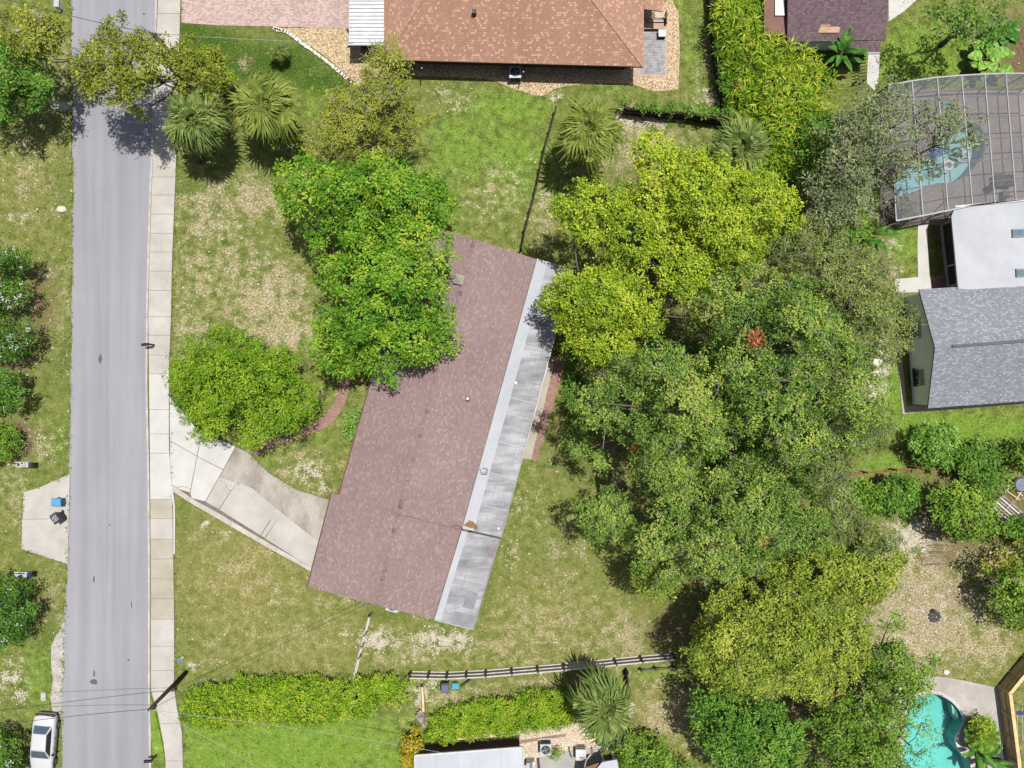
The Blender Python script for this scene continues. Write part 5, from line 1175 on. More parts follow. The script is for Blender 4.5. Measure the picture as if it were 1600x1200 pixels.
broad_plant('banana_plant', 'banana plant with long leaves at the lower end of the deck', (1540, 1180), 7, 1.7, 0.42, 0.9, 'banana', 0.5, 6, 0.4, (40, 5))
for m_ in [o for o in bpy.data.objects if o.name.startswith('leaf_stalk')]: pass

# ------------------------------------------------------------------ screen enclosure over the pool
def make_screen():
    m, nt, b, o = new_mat('insect_screen')
    t = nd(nt, 'ShaderNodeBsdfTransparent'); b.inputs['Base Color'].default_value = (0.10, 0.105, 0.12, 1); b.inputs['Roughness'].default_value = 0.7
    f = ramp(nt, noise(nt, position(nt), 6, 4, 0.7), [(0.35, gray(0.24)), (0.7, gray(0.42))])
    mx = nd(nt, 'ShaderNodeMixShader', {0: f}); nt.links.new(t.outputs[0], mx.inputs[1]); nt.links.new(b.outputs[0], mx.inputs[2]); nt.links.new(mx.outputs[0], o.inputs['Surface'])
    return m
M['screen'] = make_screen()
M['cage_frame'] = mat_plain('cage_frame', C(168, 170, 178), 0.5, metal=0.2)
M['cage_dark'] = mat_plain('cage_dark', C(92, 90, 98), 0.5, metal=0.2)
cage = thing('screen_enclosure', 'screened pool enclosure with pale metal beams joined to the white flat roof', 'enclosure')
CZ = 3.0
def ctop(x): return float(np.interp(x, [1388, 1425, 1464, 1502, 1538, 1571, 1605, 1640, 1680], [133, 126.5, 121, 118, 116, 115, 115, 115, 115]))
def cbot(x): return float(np.interp(x, [1388, 1400, 1492, 1500, 1586, 1680], [346, 345.5, 326, 323, 313, 304]))
beams = [((1388, 133), (1400, 345)), ((1424.5, 126.5), (1442, 337)), ((1464, 121), (1481, 329)), ((1502, 118), (1519, 321)), ((1538, 116), (1554, 317)), ((1571, 115), (1587, 313)), ((1604, 115), (1619, 309)), ((1638, 115), (1652, 306))]
W3 = [(P(*a, CZ), P(*b, CZ)) for a, b in beams]
for a, b in W3: MB().beam(a, b, 0.065, 0.14).build('beam', 'cage_frame', cage)
NP = 6
for k in range(NP + 1):
    u = k / NP
    for i in range(len(W3) - 1):
        p, q_ = lerp3(*W3[i], u), lerp3(*W3[i + 1], u)
        MB().beam(p, q_, 0.07 if 0 < k < NP else 0.1, 0.07 if 0 < k < NP else 0.12).build('purlin' if 0 < k < NP else 'eave_beam', 'cage_dark' if 0 < k < NP else 'cage_frame', cage)
for i in range(len(W3) - 1):
    for k in range(NP):
        a, b, c, d = lerp3(*W3[i], k / NP), lerp3(*W3[i + 1], k / NP), lerp3(*W3[i + 1], (k + 1) / NP), lerp3(*W3[i], (k + 1) / NP)
        link('roof_screen', mesh_from([p + Vector((0, 0, 0.05)) for p in (a, d, c, b)], [(0, 1, 2, 3)]), 'screen', cage)
def ground_of(p): return Vector((p.x, p.y, 0.04))
# wall posts and wall screens: left, far and near walls
rims = [[lerp3(*W3[0], k / NP) for k in range(NP + 1)], [w[0] for w in W3], [w[1] for w in W3[:4]]]
for rim in rims:
    for k, p in enumerate(rim):
        MB().box(ground_of(p) + Vector((0, 0, CZ / 2)), (0.07, 0.07, CZ)).build('post', 'cage_dark', cage)
        if k:
            a, b = rim[k - 1], p
            MB().beam(ground_of(a) + Vector((0, 0, 1.0)), ground_of(b) + Vector((0, 0, 1.0)), 0.05, 0.05).build('rail', 'cage_dark', cage)
            link('wall_screen', mesh_from([ground_of(a), ground_of(b), b, a], [(0, 1, 2, 3)]), 'screen', cage)
for i in (0, 2):
    MB().beam(ground_of(W3[i][1]) + Vector((0, 0.1, 0.2)), W3[i][1] + Vector((0.0, 0.9, -0.1)), 0.05, 0.05).build('brace', 'cage_dark', cage)
def ring(name, label, c, r, tube, mat, group=None, z=-0.07):
    v, f = [], []; n, m_ = 20, 8
    for i in range(n):
        for j in range(m_):
            a, b = 2 * math.pi * i / n, 2 * math.pi * j / m_
            v.append((math.cos(a) * (r + tube * math.cos(b)), math.sin(a) * (r + tube * math.cos(b)), tube * math.sin(b)))
    for i in range(n):
        for j in range(m_): f.append((i * m_ + j, ((i + 1) % n) * m_ + j, ((i + 1) % n) * m_ + (j + 1) % m_, i * m_ + (j + 1) % m_))
    o = link(name, mesh_from(v, f, True), mat); o.location = P(*c) + Vector((0, 0, z)); return tag(o, label, 'float', group)
ring('pool_ring', 'white inflatable ring floating near the lower rim of the screened pool', (1482, 258), 0.34, 0.13, 'white_paint')
ring('pool_ring', 'white inflatable ring floating at the right rim of the screened pool', (1509, 243), 0.30, 0.12, 'white_paint')
ring('pool_ring', 'pale yellowish inflatable ring half under the oak leaves in the screened pool', (1514, 226), 0.32, 0.11, mat_plain('ring_yellow', C(226, 222, 190), 0.5))
lm = MB(); 
for k in range(5): lm.tube([(-0.8, -0.28 + k * 0.14, 0.06), (0.8, -0.28 + k * 0.14, 0.06)], 0.075, 8)
o = lm.build('pool_raft', 'blue', None, True); o.location = P(1466, 238) + Vector((0, 0, -0.09)); o.rotation_euler = (0, 0, 0.35); tag(o, 'blue inflatable ribbed raft floating in the screened pool', 'raft')
o = MB().box((0, 0, 0.16), (0.75, 0.42, 0.12)).box((-0.32, 0, 0.35), (0.1, 0.42, 0.4)).box((0, 0.17, 0.05), (0.7, 0.05, 0.12)).box((0, -0.17, 0.05), (0.7, 0.05, 0.12)).build('deck_lounger', 'blue'); o.location = P(1475, 166) + Vector((0, 0, 0.06)); o.rotation_euler = (0, 0, 0.1); tag(o, 'small blue seat on the tan enclosure deck above the pool', 'seat')
tb = thing('patio_table', 'dark patio table in the enclosure beside the white roof', 'table', P(1562, 285))
tb_top = MB().box((0, 0, 0.72), (1.5, 0.9, 0.05)).build('table_top', 'wood_dark', tb)
for sx in (-1, 1):
    for sy in (-1, 1): MB().box((sx * 0.66, sy * 0.38, 0.38), (0.06, 0.06, 0.68)).build('leg', 'dark', tb)
def chair(label, at_px, rz):
    t = thing('patio_chair', label, 'chair', P(*at_px) + Vector((0, 0, 0.06)), rz, 'chairs in the enclosure')
    MB().box((0, 0, 0.44), (0.5, 0.5, 0.05)).build('seat', 'dark', t)
    MB().box((-0.25, 0, 0.72), (0.05, 0.5, 0.5)).build('backrest', 'dark', t)
    for sx in (-1, 1):
        for sy in (-1, 1): MB().box((sx * 0.22, sy * 0.22, 0.2), (0.04, 0.04, 0.44)).build('leg', 'dark', t)
chair('dark chair on the deck at the left end of the patio table', (1544, 296), 0.3)
chair('dark chair on the deck below the patio table', (1566, 306), 1.6)

# ------------------------------------------------------------------ fences
def fence(name, label, path, h, board_mat, rail_mat, post_mat, side=1, bay=1.9, rails=(0.25, 0.95, 1.6), board_w=0.14, lean=0.0, missing=0.0, post_extra=0.1, seed=0, base_off=0.0):
    """path in ground pixels; boards on one side, posts and rails on the other"""
    rnd = random.Random(seed); pts = [P(x, y) for x, y in path]
    t = thing(name, label, 'fence', pts[0])
    org = pts[0]
    for a, b in zip(pts[:-1], pts[1:]):
        d = b - a; L = d.length; d /= L; nrm = Vector((-d.y, d.x, 0)) * side; n = max(1, round(L / bay)); ang = math.atan2(d.y, d.x)
        for k in range(n + (1 if b is pts[-1] else 0)):
            p = a + d * (L * k / n) - org
            MB().box(p + Vector((0, 0, (h + post_extra) / 2 - 0.1)) + nrm * 0.09, (0.12, 0.12, h + post_extra + 0.2), ang).build('post', post_mat, t)
        for k in range(n):
            p0, p1 = a + d * (L * k / n) - org, a + d * (L * (k + 1) / n) - org
            for rz_ in rails:
                MB().beam(p0 + nrm * 0.055 + Vector((0, 0, rz_ * h / 1.8)), p1 + nrm * 0.055 + Vector((0, 0, rz_ * h / 1.8)), 0.07, 0.09).build('rail', rail_mat, t)
            if board_mat:
                mb = MB(); m_ = max(1, int((p1 - p0).length / board_w))
                for q in range(m_):
                    if rnd.random() < missing: continue
                    c = lerp3(p0, p1, (q + 0.5) / m_); hh = h * rnd.uniform(0.96, 1.02)
                    mb.box(c + Vector((0, 0, hh / 2 - 0.02)) - nrm * rnd.uniform(0.0, 0.012), (board_w * 0.93, 0.022, hh), ang + rnd.uniform(-0.03, 0.03))
                if mb.v: mb.build('fence_panel', board_mat, t)
    return t
fence('rail_fence', 'weathered board fence with pale rails and dark posts along the back lawn', [(643, 1050), (700, 1051), (760, 1048), (880, 1038), (1000, 1026), (1050, 1022)], 1.55, 'wood_light', 'rail_white', 'post_brown', 1, 1.85, (0.05, 0.9, 1.72), seed=1)
fence('side_fence', 'grey picket fence running from the mauve gable to the hedge', [(580, 956), (572, 985), (563, 1020), (556, 1052)], 1.4, 'wood_light', 'wood_light', 'wood_grey', 1, 1.2, (0.3, 1.5), missing=0.1, seed=2)
fence('line_fence', 'thin dark wire-and-post fence between the lawn and the fan palm', [(869, 176), (852, 235), (838, 300), (822, 360), (816, 392)], 1.25, None, 'wood_dark', 'wood_dark', -1, 1.7, (0.3, 1.0, 1.75), seed=3)
fence('picket_fence', 'dark picket fence under the vine behind the gravel bed', [(972, 178), (1030, 184), (1066, 186), (1100, 192), (1140, 198)], 1.7, 'wood_dark', 'wood_dark', 'wood_dark', -1, 1.9, board_w=0.13, missing=0.06, seed=4)
fence('boundary_fence', 'dark fence hidden by vines beside the areca hedge', [(1102, -20), (1108, 40), (1114, 100), (1122, 150), (1134, 196)], 1.7, 'wood_dark', 'wood_dark', 'wood_dark', 1, 1.9, board_w=0.14, seed=5)
fence('red_fence', 'reddish brown rail fence between the green yards', [(1310, 742), (1345, 738), (1390, 734), (1450, 729)], 1.3, None, 'wood_red', 'wood_red', 1, 1.9, (0.9, 1.7), seed=6)
fence('rail_remnant', 'grey wooden fence rail behind the dark bushes', [(1530, 724), (1570, 720), (1640, 716)], 1.4, None, 'wood_grey', 'wood_grey', 1, 1.9, (0.6, 1.6), seed=7)
fence('new_fence', 'new pale timber fence beside the pool deck', [(1574, 1305), (1574, 1180), (1560, 1072)], 1.5, 'wood_new', 'wood_new', 'wood_new', 1, 1.8, seed=8)
fence('new_fence', 'new pale timber fence angling away from the deck corner', [(1560, 1072), (1578, 1050), (1640, 975)], 1.5, 'wood_new', 'wood_new', 'wood_new', 1, 1.8, seed=9)
for (path, o_) in (([(1574, 1305), (1574, 1180), (1560, 1072)], 0), ([(1560, 1072), (1578, 1050), (1640, 975)], 0)):
    ob = [x for x in bpy.data.objects if x.name.startswith('new_fence')][0 if path[0][0] == 1574 else 1]
    pts = [P(x, y) for x, y in path]
    for a, b in zip(pts[:-1], pts[1:]): MB().beam(a + Vector((0, 0, 1.56)) - pts[0], b + Vector((0, 0, 1.56)) - pts[0], 0.26, 0.05).build('cap_rail', 'wood_new', ob)
fence('short_fence', 'low black metal fence posts on the tan lawn beside the fan palm', [(1000, 1045), (1022, 1043), (1050, 1041), (1080, 1040)], 0.8, None, 'wire', 'black', 1, 1.2, (1.5,), seed=10, post_extra=0.05)
fence('dark_gate', 'short dark wooden fence panel next to the fan palm crown', [(976, 1044), (979, 1070)], 1.3, 'wood_dark', 'wood_dark', 'wood_dark', 1, 1.3, seed=11)

# loose timber by the bins
def plank_thing(name, label, a, b, w, h, mat, cat='plank', group=None):
    pa, pb = P(*a), P(*b); o = MB().beam(pa - pa, pb - pa, w, h).build(name, mat); o.location = pa; return tag(o, label, cat, group)
yp = thing('board_screen', 'upright new yellow timber board behind the rail fence', 'board', P(662, 1066))
MB().beam(Vector((0, 0, 0.5)), P(664, 1104) - P(662, 1066) + Vector((0, 0, 0.5)), 0.05, 1.0).build('board', 'wood_new', yp)
MB().beam(Vector((0, 0, 1.04)), P(664, 1104) - P(662, 1066) + Vector((0, 0, 1.04)), 0.16, 0.05).build('cap', 'wood_new', yp)
MB().beam(P(664, 1104) - P(662, 1066) + Vector((0, 0, 0.4)), P(664, 1128) - P(662, 1066) + Vector((0, 0, 0.4)), 0.06, 0.8).build('grey_board', 'wood_grey', yp)
for k, (a, b, w) in enumerate([((650, 1117, 0.5), (664, 1136, 0.1), 0.22), ((653, 1113, 0.5), (665, 1130, 0.1), 0.2), ((656, 1110, 0.45), (666, 1124, 0.12), 0.2)]):
    plank_thing('loose_plank', 'weathered grey plank leaning on the end of the clipped hedge', a, b, w, 0.04, 'wood_grey', group='planks leaning at the hedge')
plank_thing('plank', 'dark plank lying against the rail fence beside the blue bin', (720, 1072, 0.1), (735, 1062, 0.5), 0.14, 0.05, 'wood_dark')

# ------------------------------------------------------------------ bins, boxes, air conditioners, mailboxes
def bin_thing(label, at_px, rz, mat, lid_mat, s=1.0, marks=False):
    t = thing('wheelie_bin', label, 'bin', P(*at_px) + Vector((0, 0, 0.05)), rz)
    b = MB(); z0, z1 = 0.08, 0.98 * s
    v = [(-.22, -.25, z0), (.22, -.25, z0), (.22, .22, z0), (-.22, .22, z0), (-.29, -.33, z1), (.29, -.33, z1), (.29, .30, z1), (-.29, .30, z1)]
    b.add([(x * s, y * s, z) for x, y, z in v], [(3, 2, 1, 0), (4, 5, 6, 7), (0, 1, 5, 4), (1, 2, 6, 5), (2, 3, 7, 6), (3, 0, 4, 7)]); b.build('body', mat, t)
    lid = MB().add([(x * s, y * s, z) for x, y, z in [(-.32, -.37, z1 + .005), (.32, -.37, z1 + .005), (.32, .34, z1 + .005), (-.32, .34, z1 + .005), (-.27, -.28, z1 + .08), (.27, -.28, z1 + .08), (.27, .28, z1 + .10), (-.27, .28, z1 + .10)]], [(3, 2, 1, 0), (4, 5, 6, 7), (0, 1, 5, 4), (1, 2, 6, 5), (2, 3, 7, 6), (3, 0, 4, 7)]).build('lid', lid_mat, t)
    MB().tube([(-.26 * s, .38 * s, z1), (.26 * s, .38 * s, z1)], 0.02, 6).build('handle', lid_mat, t)
    for sx in (-1, 1): MB().tube([(sx * .2 * s, .26 * s, .1), (sx * .27 * s, .26 * s, .1)], 0.11 * s, 10).build('wheel', 'tyre', t)
    if marks:
        mm = MB()
        for i, x in enumerate((-.16, -.02, .12)):      # rows of pale moulded lettering on the lid
            for j in range(4): mm.box((x + 0.02 * (j % 2), -.20 + j * .12, z1 + .10), (.08, .065, .012), 0.15 * (j % 3))
        mm.build('lid_lettering', 'white_paint', lid)
    return t
bin_thing('blue recycling bin standing upright on the concrete pad', (99, 782), 1.57, 'blue', mat_plain('blue_lid', C(96, 178, 226), 0.4))
bin_thing('black wheeled bin with white lettering on its lid, turned on the concrete pad', (99, 806), 0.62, 'black', mat_plain('black_lid', C(66, 68, 76), 0.45), 1.08, True)
bin_thing('grey wheeled bin behind the rail fence', (697, 1068), 0.0, 'dark', mat_plain('grey_lid', C(112, 120, 138), 0.4), 1.0)
t_ = thing('storage_crate', 'small light blue crate on the ground beside the grey bin', 'crate', P(712, 1069))
MB().box((0, 0, 0.2), (0.44, 0.36, 0.4)).build('body', 'blue', t_); MB().box((0, 0, 0.42), (0.5, 0.42, 0.05)).build('rim', mat_plain('cyan', C(70, 190, 222), 0.4), t_); MB().box((0, 0.24, 0.3), (0.3, 0.06, 0.08)).build('handle', 'dark_blue', t_)

def ac_unit(label, at_px, rz=0.0, s=0.85, h=0.8, body='pale_metal'):
    t = thing('air_conditioner', label, 'air conditioner', P(*at_px), rz)
    MB().box((0, 0, 0.06), (s + 0.2, s + 0.2, 0.12)).build('pad', 'concrete', t)
    MB().box((0, 0, 0.12 + h / 2), (s, s, h)).build('cabinet', 'grey_metal' if body == 'dark' else body, t)
    for sx, sy, r in ((0, -1, 0), (0, 1, 0), (1, 0, 1), (-1, 0, 1)):
        g = MB()
        for k in range(7): g.box((sx * (s / 2 + 0.01) + (0 if r == 0 else 0), sy * (s / 2 + 0.01), 0.25 + k * h * 0.11), ((s * 0.86, 0.02, 0.04) if r == 0 else (0.02, s * 0.86, 0.04)))
        g.build('louvre', 'dark', t)['kind'] = 'stuff'
    z = 0.12 + h
    MB().box((0, 0, z + 0.015), (s + 0.04, s + 0.04, 0.03)).build('top', 'pale_metal', t)
    MB().tube([(0, 0, z + 0.028), (0, 0, z + 0.036)], s * 0.40, 24).build('fan_opening', 'black', t)
    fb = MB()
    for k in range(4):
        a = k * math.pi / 2 + 0.3; fb.slab3([(0.05 * math.cos(a - 1), 0.05 * math.sin(a - 1), z + 0.05), (s * 0.34 * math.cos(a - .3), s * 0.34 * math.sin(a - .3), z + 0.045), (s * 0.36 * math.cos(a + .35), s * 0.36 * math.sin(a + .35), z + 0.06), (0.05 * math.cos(a + .6), 0.05 * math.sin(a + .6), z + 0.055)], 0.008)
    fb.tube([(0, 0, z + 0.03), (0, 0, z + 0.08)], 0.08, 10)
    fb.build('fan', 'grey_metal', t)
    gr = MB()
    for r in (0.14, 0.24, 0.34, 0.42): gr.tube([(s * r * math.cos(2 * math.pi * i / 20), s * r * math.sin(2 * math.pi * i / 20), z + 0.09) for i in range(21)], 0.006, 4, False)
    gr.build('grille', 'wire', t)['kind'] = 'stuff'
    return t
ac_unit('air conditioner on the gravel below the brown roof eave', (805, 120), 0.0, 0.88, 0.9, 'dark')
ac_unit('air conditioner on the pale gravel by the bottom patio', (852, 1163), 0.03, 0.82, 0.85)
ac_unit('air conditioner half under the mauve gable eave', (616, 942), -0.26, 0.9, 0.7)
t_ = thing('utility_meter', 'small grey utility boxes between the metal roof and the patio', 'utility box', P(827, 1188))
MB().box((0, 0, 0.5), (0.5, 0.45, 1.0)).build('cabinet', 'pale_metal', t_); MB().box((0.12, 0.05, 1.05), (0.2, 0.3, 0.1)).build('cap', 'grey_metal', t_); MB().box((0.32, 0.1, 0.4), (0.14, 0.3, 0.8)).build('side_box', 'white_paint', t_)
t_ = thing('grill_table', 'pale boxy outdoor grill with dark slots on the bottom patio', 'grill', P(906, 1172) + Vector((0, 0, 0.06)))
MB().box((0, 0, 0.42), (0.75, 0.8, 0.75)).build('cabinet', 'pale_metal', t_); MB().box((0, 0.03, 0.84), (0.78, 0.84, 0.1)).build('lid', 'white_paint', t_)
for k in range(2): MB().box((0.12, -0.26 + k * 0.12, 0.90), (0.42, 0.05, 0.03)).build('slot', 'dark', t_)
MB().beam((-0.2, 0.5, 0.5), (0.5, 0.55, 0.5), 0.06, 0.05).build('handle', 'wood_dark', t_)
o = MB().tube([(0, 0, 0), (0, 0, 0.25), (0, 0, 0.4), (0, 0, 0.42)], [0.16, 0.22, 0.24, 0.2], 12).build('plant_pot', mat_plain('green_pot', C(40, 130, 96), 0.4), None, True); o.location = P(936, 1158); tag(o, 'round green pot on the gravel at the patio corner', 'pot')
for k, (a, b) in enumerate((((889, 1166), (893, 1180)), ((924, 1166), (927, 1181)))):
    o = MB().tube([(0, 0, 0.02), (0.02, -0.1, 0.5), tuple(P(*b) - P(*a) + Vector((0, 0, 0.55)))], 0.03, 5).build('patio_hook', 'dark'); o.location = P(*a) + Vector((0, 0, 0.04)); tag(o, ('bent dark metal stake beside the small bright plant' if k == 0 else 'bent dark metal stake beside the grill'), 'stake')

def mailbox(label, at_px, rz, group=None):
    t = thing('mailbox', label, 'mailbox', P(*at_px) + Vector((0, 0, 0.09)), rz, group)
    MB().box((0, 0, 0.52), (0.1, 0.1, 1.1)).build('post', 'wood_dark', t)
    MB().box((-0.12, 0, 1.03), (0.6, 0.1, 0.08)).build('arm', 'wood_dark', t)
    b = MB(); n = 8; L = 0.27; pr = [(0.1 * math.cos(math.pi * k / n), 1.2 + 0.1 * math.sin(math.pi * k / n)) for k in range(n + 1)] + [(-0.1, 1.07), (0.1, 1.07)]
    m_ = len(pr); b.add([(-L - 0.2, y, z) for y, z in pr] + [(L - 0.2, y, z) for y, z in pr], [tuple(range(m_ - 1, -1, -1)), tuple(range(m_, 2 * m_))] + [(i, (i + 1) % m_, m_ + (i + 1) % m_, m_ + i) for i in range(m_)])
    b.build('box', 'black', t); MB().box((-L - 0.21, 0, 1.16), (0.02, 0.17, 0.16)).build('door', 'dark', t); MB().box((-0.2, 0.115, 1.2), (0.14, 0.012, 0.05)).build('flag', 'red_light', t)
mailbox('dark post mailbox at the curb beside the round lime tree', (242, 539), 0.1)
mailbox('dark post mailbox at the grass verge below the utility pole', (246, 1178), 0.05)
def verge_board(label, at_px, pieces, dark_end, parcel_mat):
    t = thing('mailbox_stand', label, 'mailbox stand', P(*at_px))
    for s in (-0.45, 0.45): MB().box((s, 0, 0.5), (0.09, 0.09, 1.0)).build('post', 'wood_dark', t)
    MB().box((0, 0, 1.02), (1.35, 0.42, 0.06)).build('shelf', 'pale_metal', t)
    MB().box((0.55, 0, 1.14), (0.26, 0.4, 0.2)).build('box', dark_end, t)
    for (x, y, w, d, m_) in pieces: MB().box((x, y, 1.09), (w, d, 0.09)).build('fitting', m_, t)
    MB().beam((-0.95, 0.1, 1.0), (-0.4, 0.08, 1.06), 0.06, 0.06).build('arm', 'black', t)
verge_board('grey mailbox stand with dark end box beside the round clipped shrub', (50, 724), [(-.42, 0, .14, .2, 'dark'), (-.15, .1, .1, .1, 'dark'), (.05, -.08, .12, .1, 'wood_grey'), (.05, .12, .1, .08, 'yellow'), (-.15, -.1, .12, .1, 'yellow')], 'dark', None)
verge_board('whitish mailbox stand with a blue end box below the concrete pad', (48, 893), [(-.2, .1, .26, .1, 'dark'), (.08, .1, .12, .1, 'dark'), (-.12, -.08, .2, .1, 'black')], 'dark_blue', None)
t_ = thing('meter_lid', 'white plastic utility lid in the verge grass above the car', 'utility lid', P(68, 1088)); MB().box((0, 0, 0.02), (0.36, 0.62, 0.08)).build('frame', 'white_paint', t_); MB().box((0, 0, 0.065), (0.3, 0.55, 0.02)).build('cover', 'pale_metal', t_); MB().box((0.02, -0.15, 0.08), (0.06, 0.06, 0.02)).build('knob', 'dark', t_)
t_ = thing('utility_pedestal', 'white utility pedestal on the verge below the street tree row', 'utility box', P(96, 12)); MB().box((0, 0, 0.35), (0.36, 0.5, 0.7)).build('cabinet', 'white_paint', t_); MB().box((0, 0, 0.72), (0.4, 0.54, 0.05)).build('cap', 'pale_metal', t_)
def rock(name, label, at_px, r, seed, mat='stone_white', cat='rock', group=None):
    bm = bmesh.new(); bmesh.ops.create_icosphere(bm, subdivisions=2, radius=1.0); rg = random.Random(seed)
    for v in bm.verts: v.co *= rg.uniform(0.82, 1.12); v.co.z *= 0.55
    me = bpy.data.meshes.new('rock'); bm.to_mesh(me); bm.free(); o = link(name, me, mat); o.scale = r; o.location = P(*at_px) + Vector((0, 0, r[2] * 0.2)); return tag(o, label, cat, group)
rock('boulder', 'white boulder on the verge above the crape myrtles', (97, 327), (0.42, 0.30, 0.4), 1)
rock('boulder', 'white rock on the dry ground beside the pool deck edge', (1478, 1050), (0.25, 0.22, 0.2), 2)
rock('boulder', 'white rock at the hedge end beside the rail fence', (641, 1072), (0.22, 0.2, 0.2), 3)
fp = thing('fire_ring', 'small dark ring of stones on the leaf-strewn yard', 'fire pit', P(1460, 963))
for k in range(9):
    a = 2 * math.pi * k / 9; o = rock('stone', '', (0, 0), (0.17, 0.14, 0.2), 20 + k, 'stone_dark'); del o['label']; del o['category']; o.parent = fp; o.location = (0.36 * math.cos(a), 0.36 * math.sin(a), 0.06)
MB().tube([(0, 0, 0), (0, 0, 0.05)], 0.3, 12).build('ash', 'black', fp)
o = rock('stump', 'small dark stump above the stone fire ring', (1457, 954), (0.2, 0.18, 0.4), 33, 'wood_dark', 'stump')
t_ = thing('garden_toy', 'blue and yellow plastic toy on the grass beside the sidewalk', 'toy', P(283, 1029)); MB().box((0, 0, 0.12), (0.36, 0.28, 0.24), 0.4).build('body', mat_plain('toy_blue', C(90, 150, 214), 0.4), t_); MB().box((0.22, 0.16, 0.14), (0.16, 0.2, 0.28), -0.3).build('top', 'yellow', t_); MB().tube([(-.1, -.12, 0.05), (-.1, .12, 0.05)], 0.06, 8).build('wheel', 'dark', t_)

# wooden bench and box by the patio
t_ = thing('lattice_bench', 'wooden bench with a white slatted back at the grey patio', 'bench', P(1020, 36))
MB().box((0, -0.42, 0.42), (1.75, 0.45, 0.06)).build('seat', mat_plain('bench_tan', C(214, 178, 156), 0.8), t_)
MB().box((0.2, 0.02, 0.4), (1.2, 0.2, 0.06)).build('rear_board', 'white_wood', t_)
for k in range(12): MB().box((-0.42 + k * 0.115, 0.3, 0.75), (0.06, 0.5, 0.04), -0.25).build('slat', 'white_wood', t_)
for x in (-0.8, 0.8): MB().box((x, -0.3, 0.2), (0.08, 0.6, 0.4)).build('leg', 'brown_wall', t_)
MB().box((0.9, 0.1, 0.5), (0.08, 0.9, 1.0)).build('side_panel', 'brown_wall', t_)
t_ = thing('patio_box', 'square grey lidded box on the patio below the bench', 'box', P(1033, 56) + Vector((0, 0, 0.05))); MB().box((0, 0, 0.22), (0.55, 0.52, 0.44)).build('body', 'dark', t_); MB().box((0, 0, 0.47), (0.6, 0.56, 0.06)).build('lid', 'grey_metal', t_)

# wood pile, pallet, branches in the right-hand yard
t_ = thing('pallet_stack', 'weathered slatted wooden pallet leaning beside the bushy small tree', 'pallet', P(1568, 796), -0.72)
for k in range(7): MB().box((0, -0.7 + k * 0.23, 0.35), (2.2, 0.13, 0.03)).build('slat', 'wood_light' if k % 2 else 'wood_grey', t_)
for x in (-0.9, 0, 0.9): MB().box((x, 0, 0.27), (0.1, 1.5, 0.1)).build('bearer', 'wood_grey', t_)
for x in (-0.9, 0.9):
    for y in (-0.6, 0.6): MB().box((x, y, 0.1), (0.12, 0.12, 0.24)).build('block', 'wood_grey', t_)
t_ = thing('pallet_stack', 'broken pale timber frame in the shaded yard corner', 'pallet', P(1584, 766), -0.6)
for k in range(3): MB().box((0, -0.4 + k * 0.4, 0.14), (1.5, 0.09, 0.05)).build('slat', 'wood_new', t_)
for x in (-0.5, 0.5): MB().box((x, 0, 0.06), (0.1, 1.1, 0.1)).build('bearer', 'wood_light', t_)
rgn = random.Random(4)
for k in range(16):
    a = (1440 + rgn.uniform(-6, 10), 832 + k * 3.4, 0.05 + 0.02 * (k % 3)); b = (1478 + rgn.uniform(-6, 14), 830 + k * 3.4 + rgn.uniform(-3, 4), 0.06)
    pa, pb = P(*a), P(*b); o = MB().tube([pa - pa, (pb - pa) * 0.5 + Vector((0, rgn.uniform(-.08, .08), 0.05)), pb - pa], [0.045, 0.04, 0.025], 5).build('cut_branch', 'twig' if k % 3 else 'wood_red'); o.location = pa
    tag(o, 'cut branch lying in the pile on the leaf-strewn yard', 'branch', 'cut branches piled in the yard')
t_ = thing('tarp_bin', 'blue tarped tub in the shade above the timber frame', 'tub', P(1590, 756)); MB().tube([(0, 0, 0), (0, 0, 0.5)], [0.5, 0.6], 14).build('tub', 'black', t_); MB().tube([(0, 0, 0.5), (0, 0, 0.56)], 0.5, 14).build('cover', mat_plain('tarp', C(120, 132, 160), 0.5), t_)
t_ = thing('metal_pipe', 'pale curved metal pipe beside the pallet', 'pipe', P(1585, 800)); MB().tube([(0, 0, 0.15), (0.4, -0.6, 0.25), (0.65, -1.4, 0.2), (0.6, -2.2, 0.15)], 0.06, 8).build('pipe', 'pale_metal', t_, True)
t_ = thing('timber_bed', 'raised bed of orange timber boards at the yard edge', 'planter', P(1566, 862)); 
MB().box((0, 0, 0.1), (2.2, 0.12, 0.2)).build('board', 'wood_new', t_); MB().box((-1.05, -0.6, 0.1), (0.12, 1.1, 0.2)).build('board', 'wood_new', t_); MB().box((0.05, -0.6, 0.04), (2.0, 1.08, 0.1)).build('soil', mat_plain('soil_tan', C(206, 168, 118), 1.0), t_)
t_ = thing('storage_mat', 'dark rectangular mat at the lower end of the pool deck', 'mat', P(1558, 1176) + Vector((0, 0, 0.06))); MB().box((0, 0, 0.05), (1.0, 1.4, 0.1)).build('mat', mat_plain('mat_plum', C(74, 64, 78), 0.8), t_); MB().box((0.1, 0.55, 0.14), (0.4, 0.3, 0.1)).build('folded_towel', 'white_paint', t_)
o = MB().tube([(0, 0, 0), (0, 0, 0.1), (0, 0, 0.55), (0, 0, 0.62)], [0.3, 0.34, 0.34, 0.24], 14).build('pool_filter', mat_plain('filter_blue', C(52, 96, 176), 0.35), None, True); o.location = P(1582, 1172); tag(o, 'round blue drum behind the new timber fence', 'drum')
t_ = thing('pool_rack', 'thin pale metal rack standing behind the new fence', 'rack', P(1577, 1098))
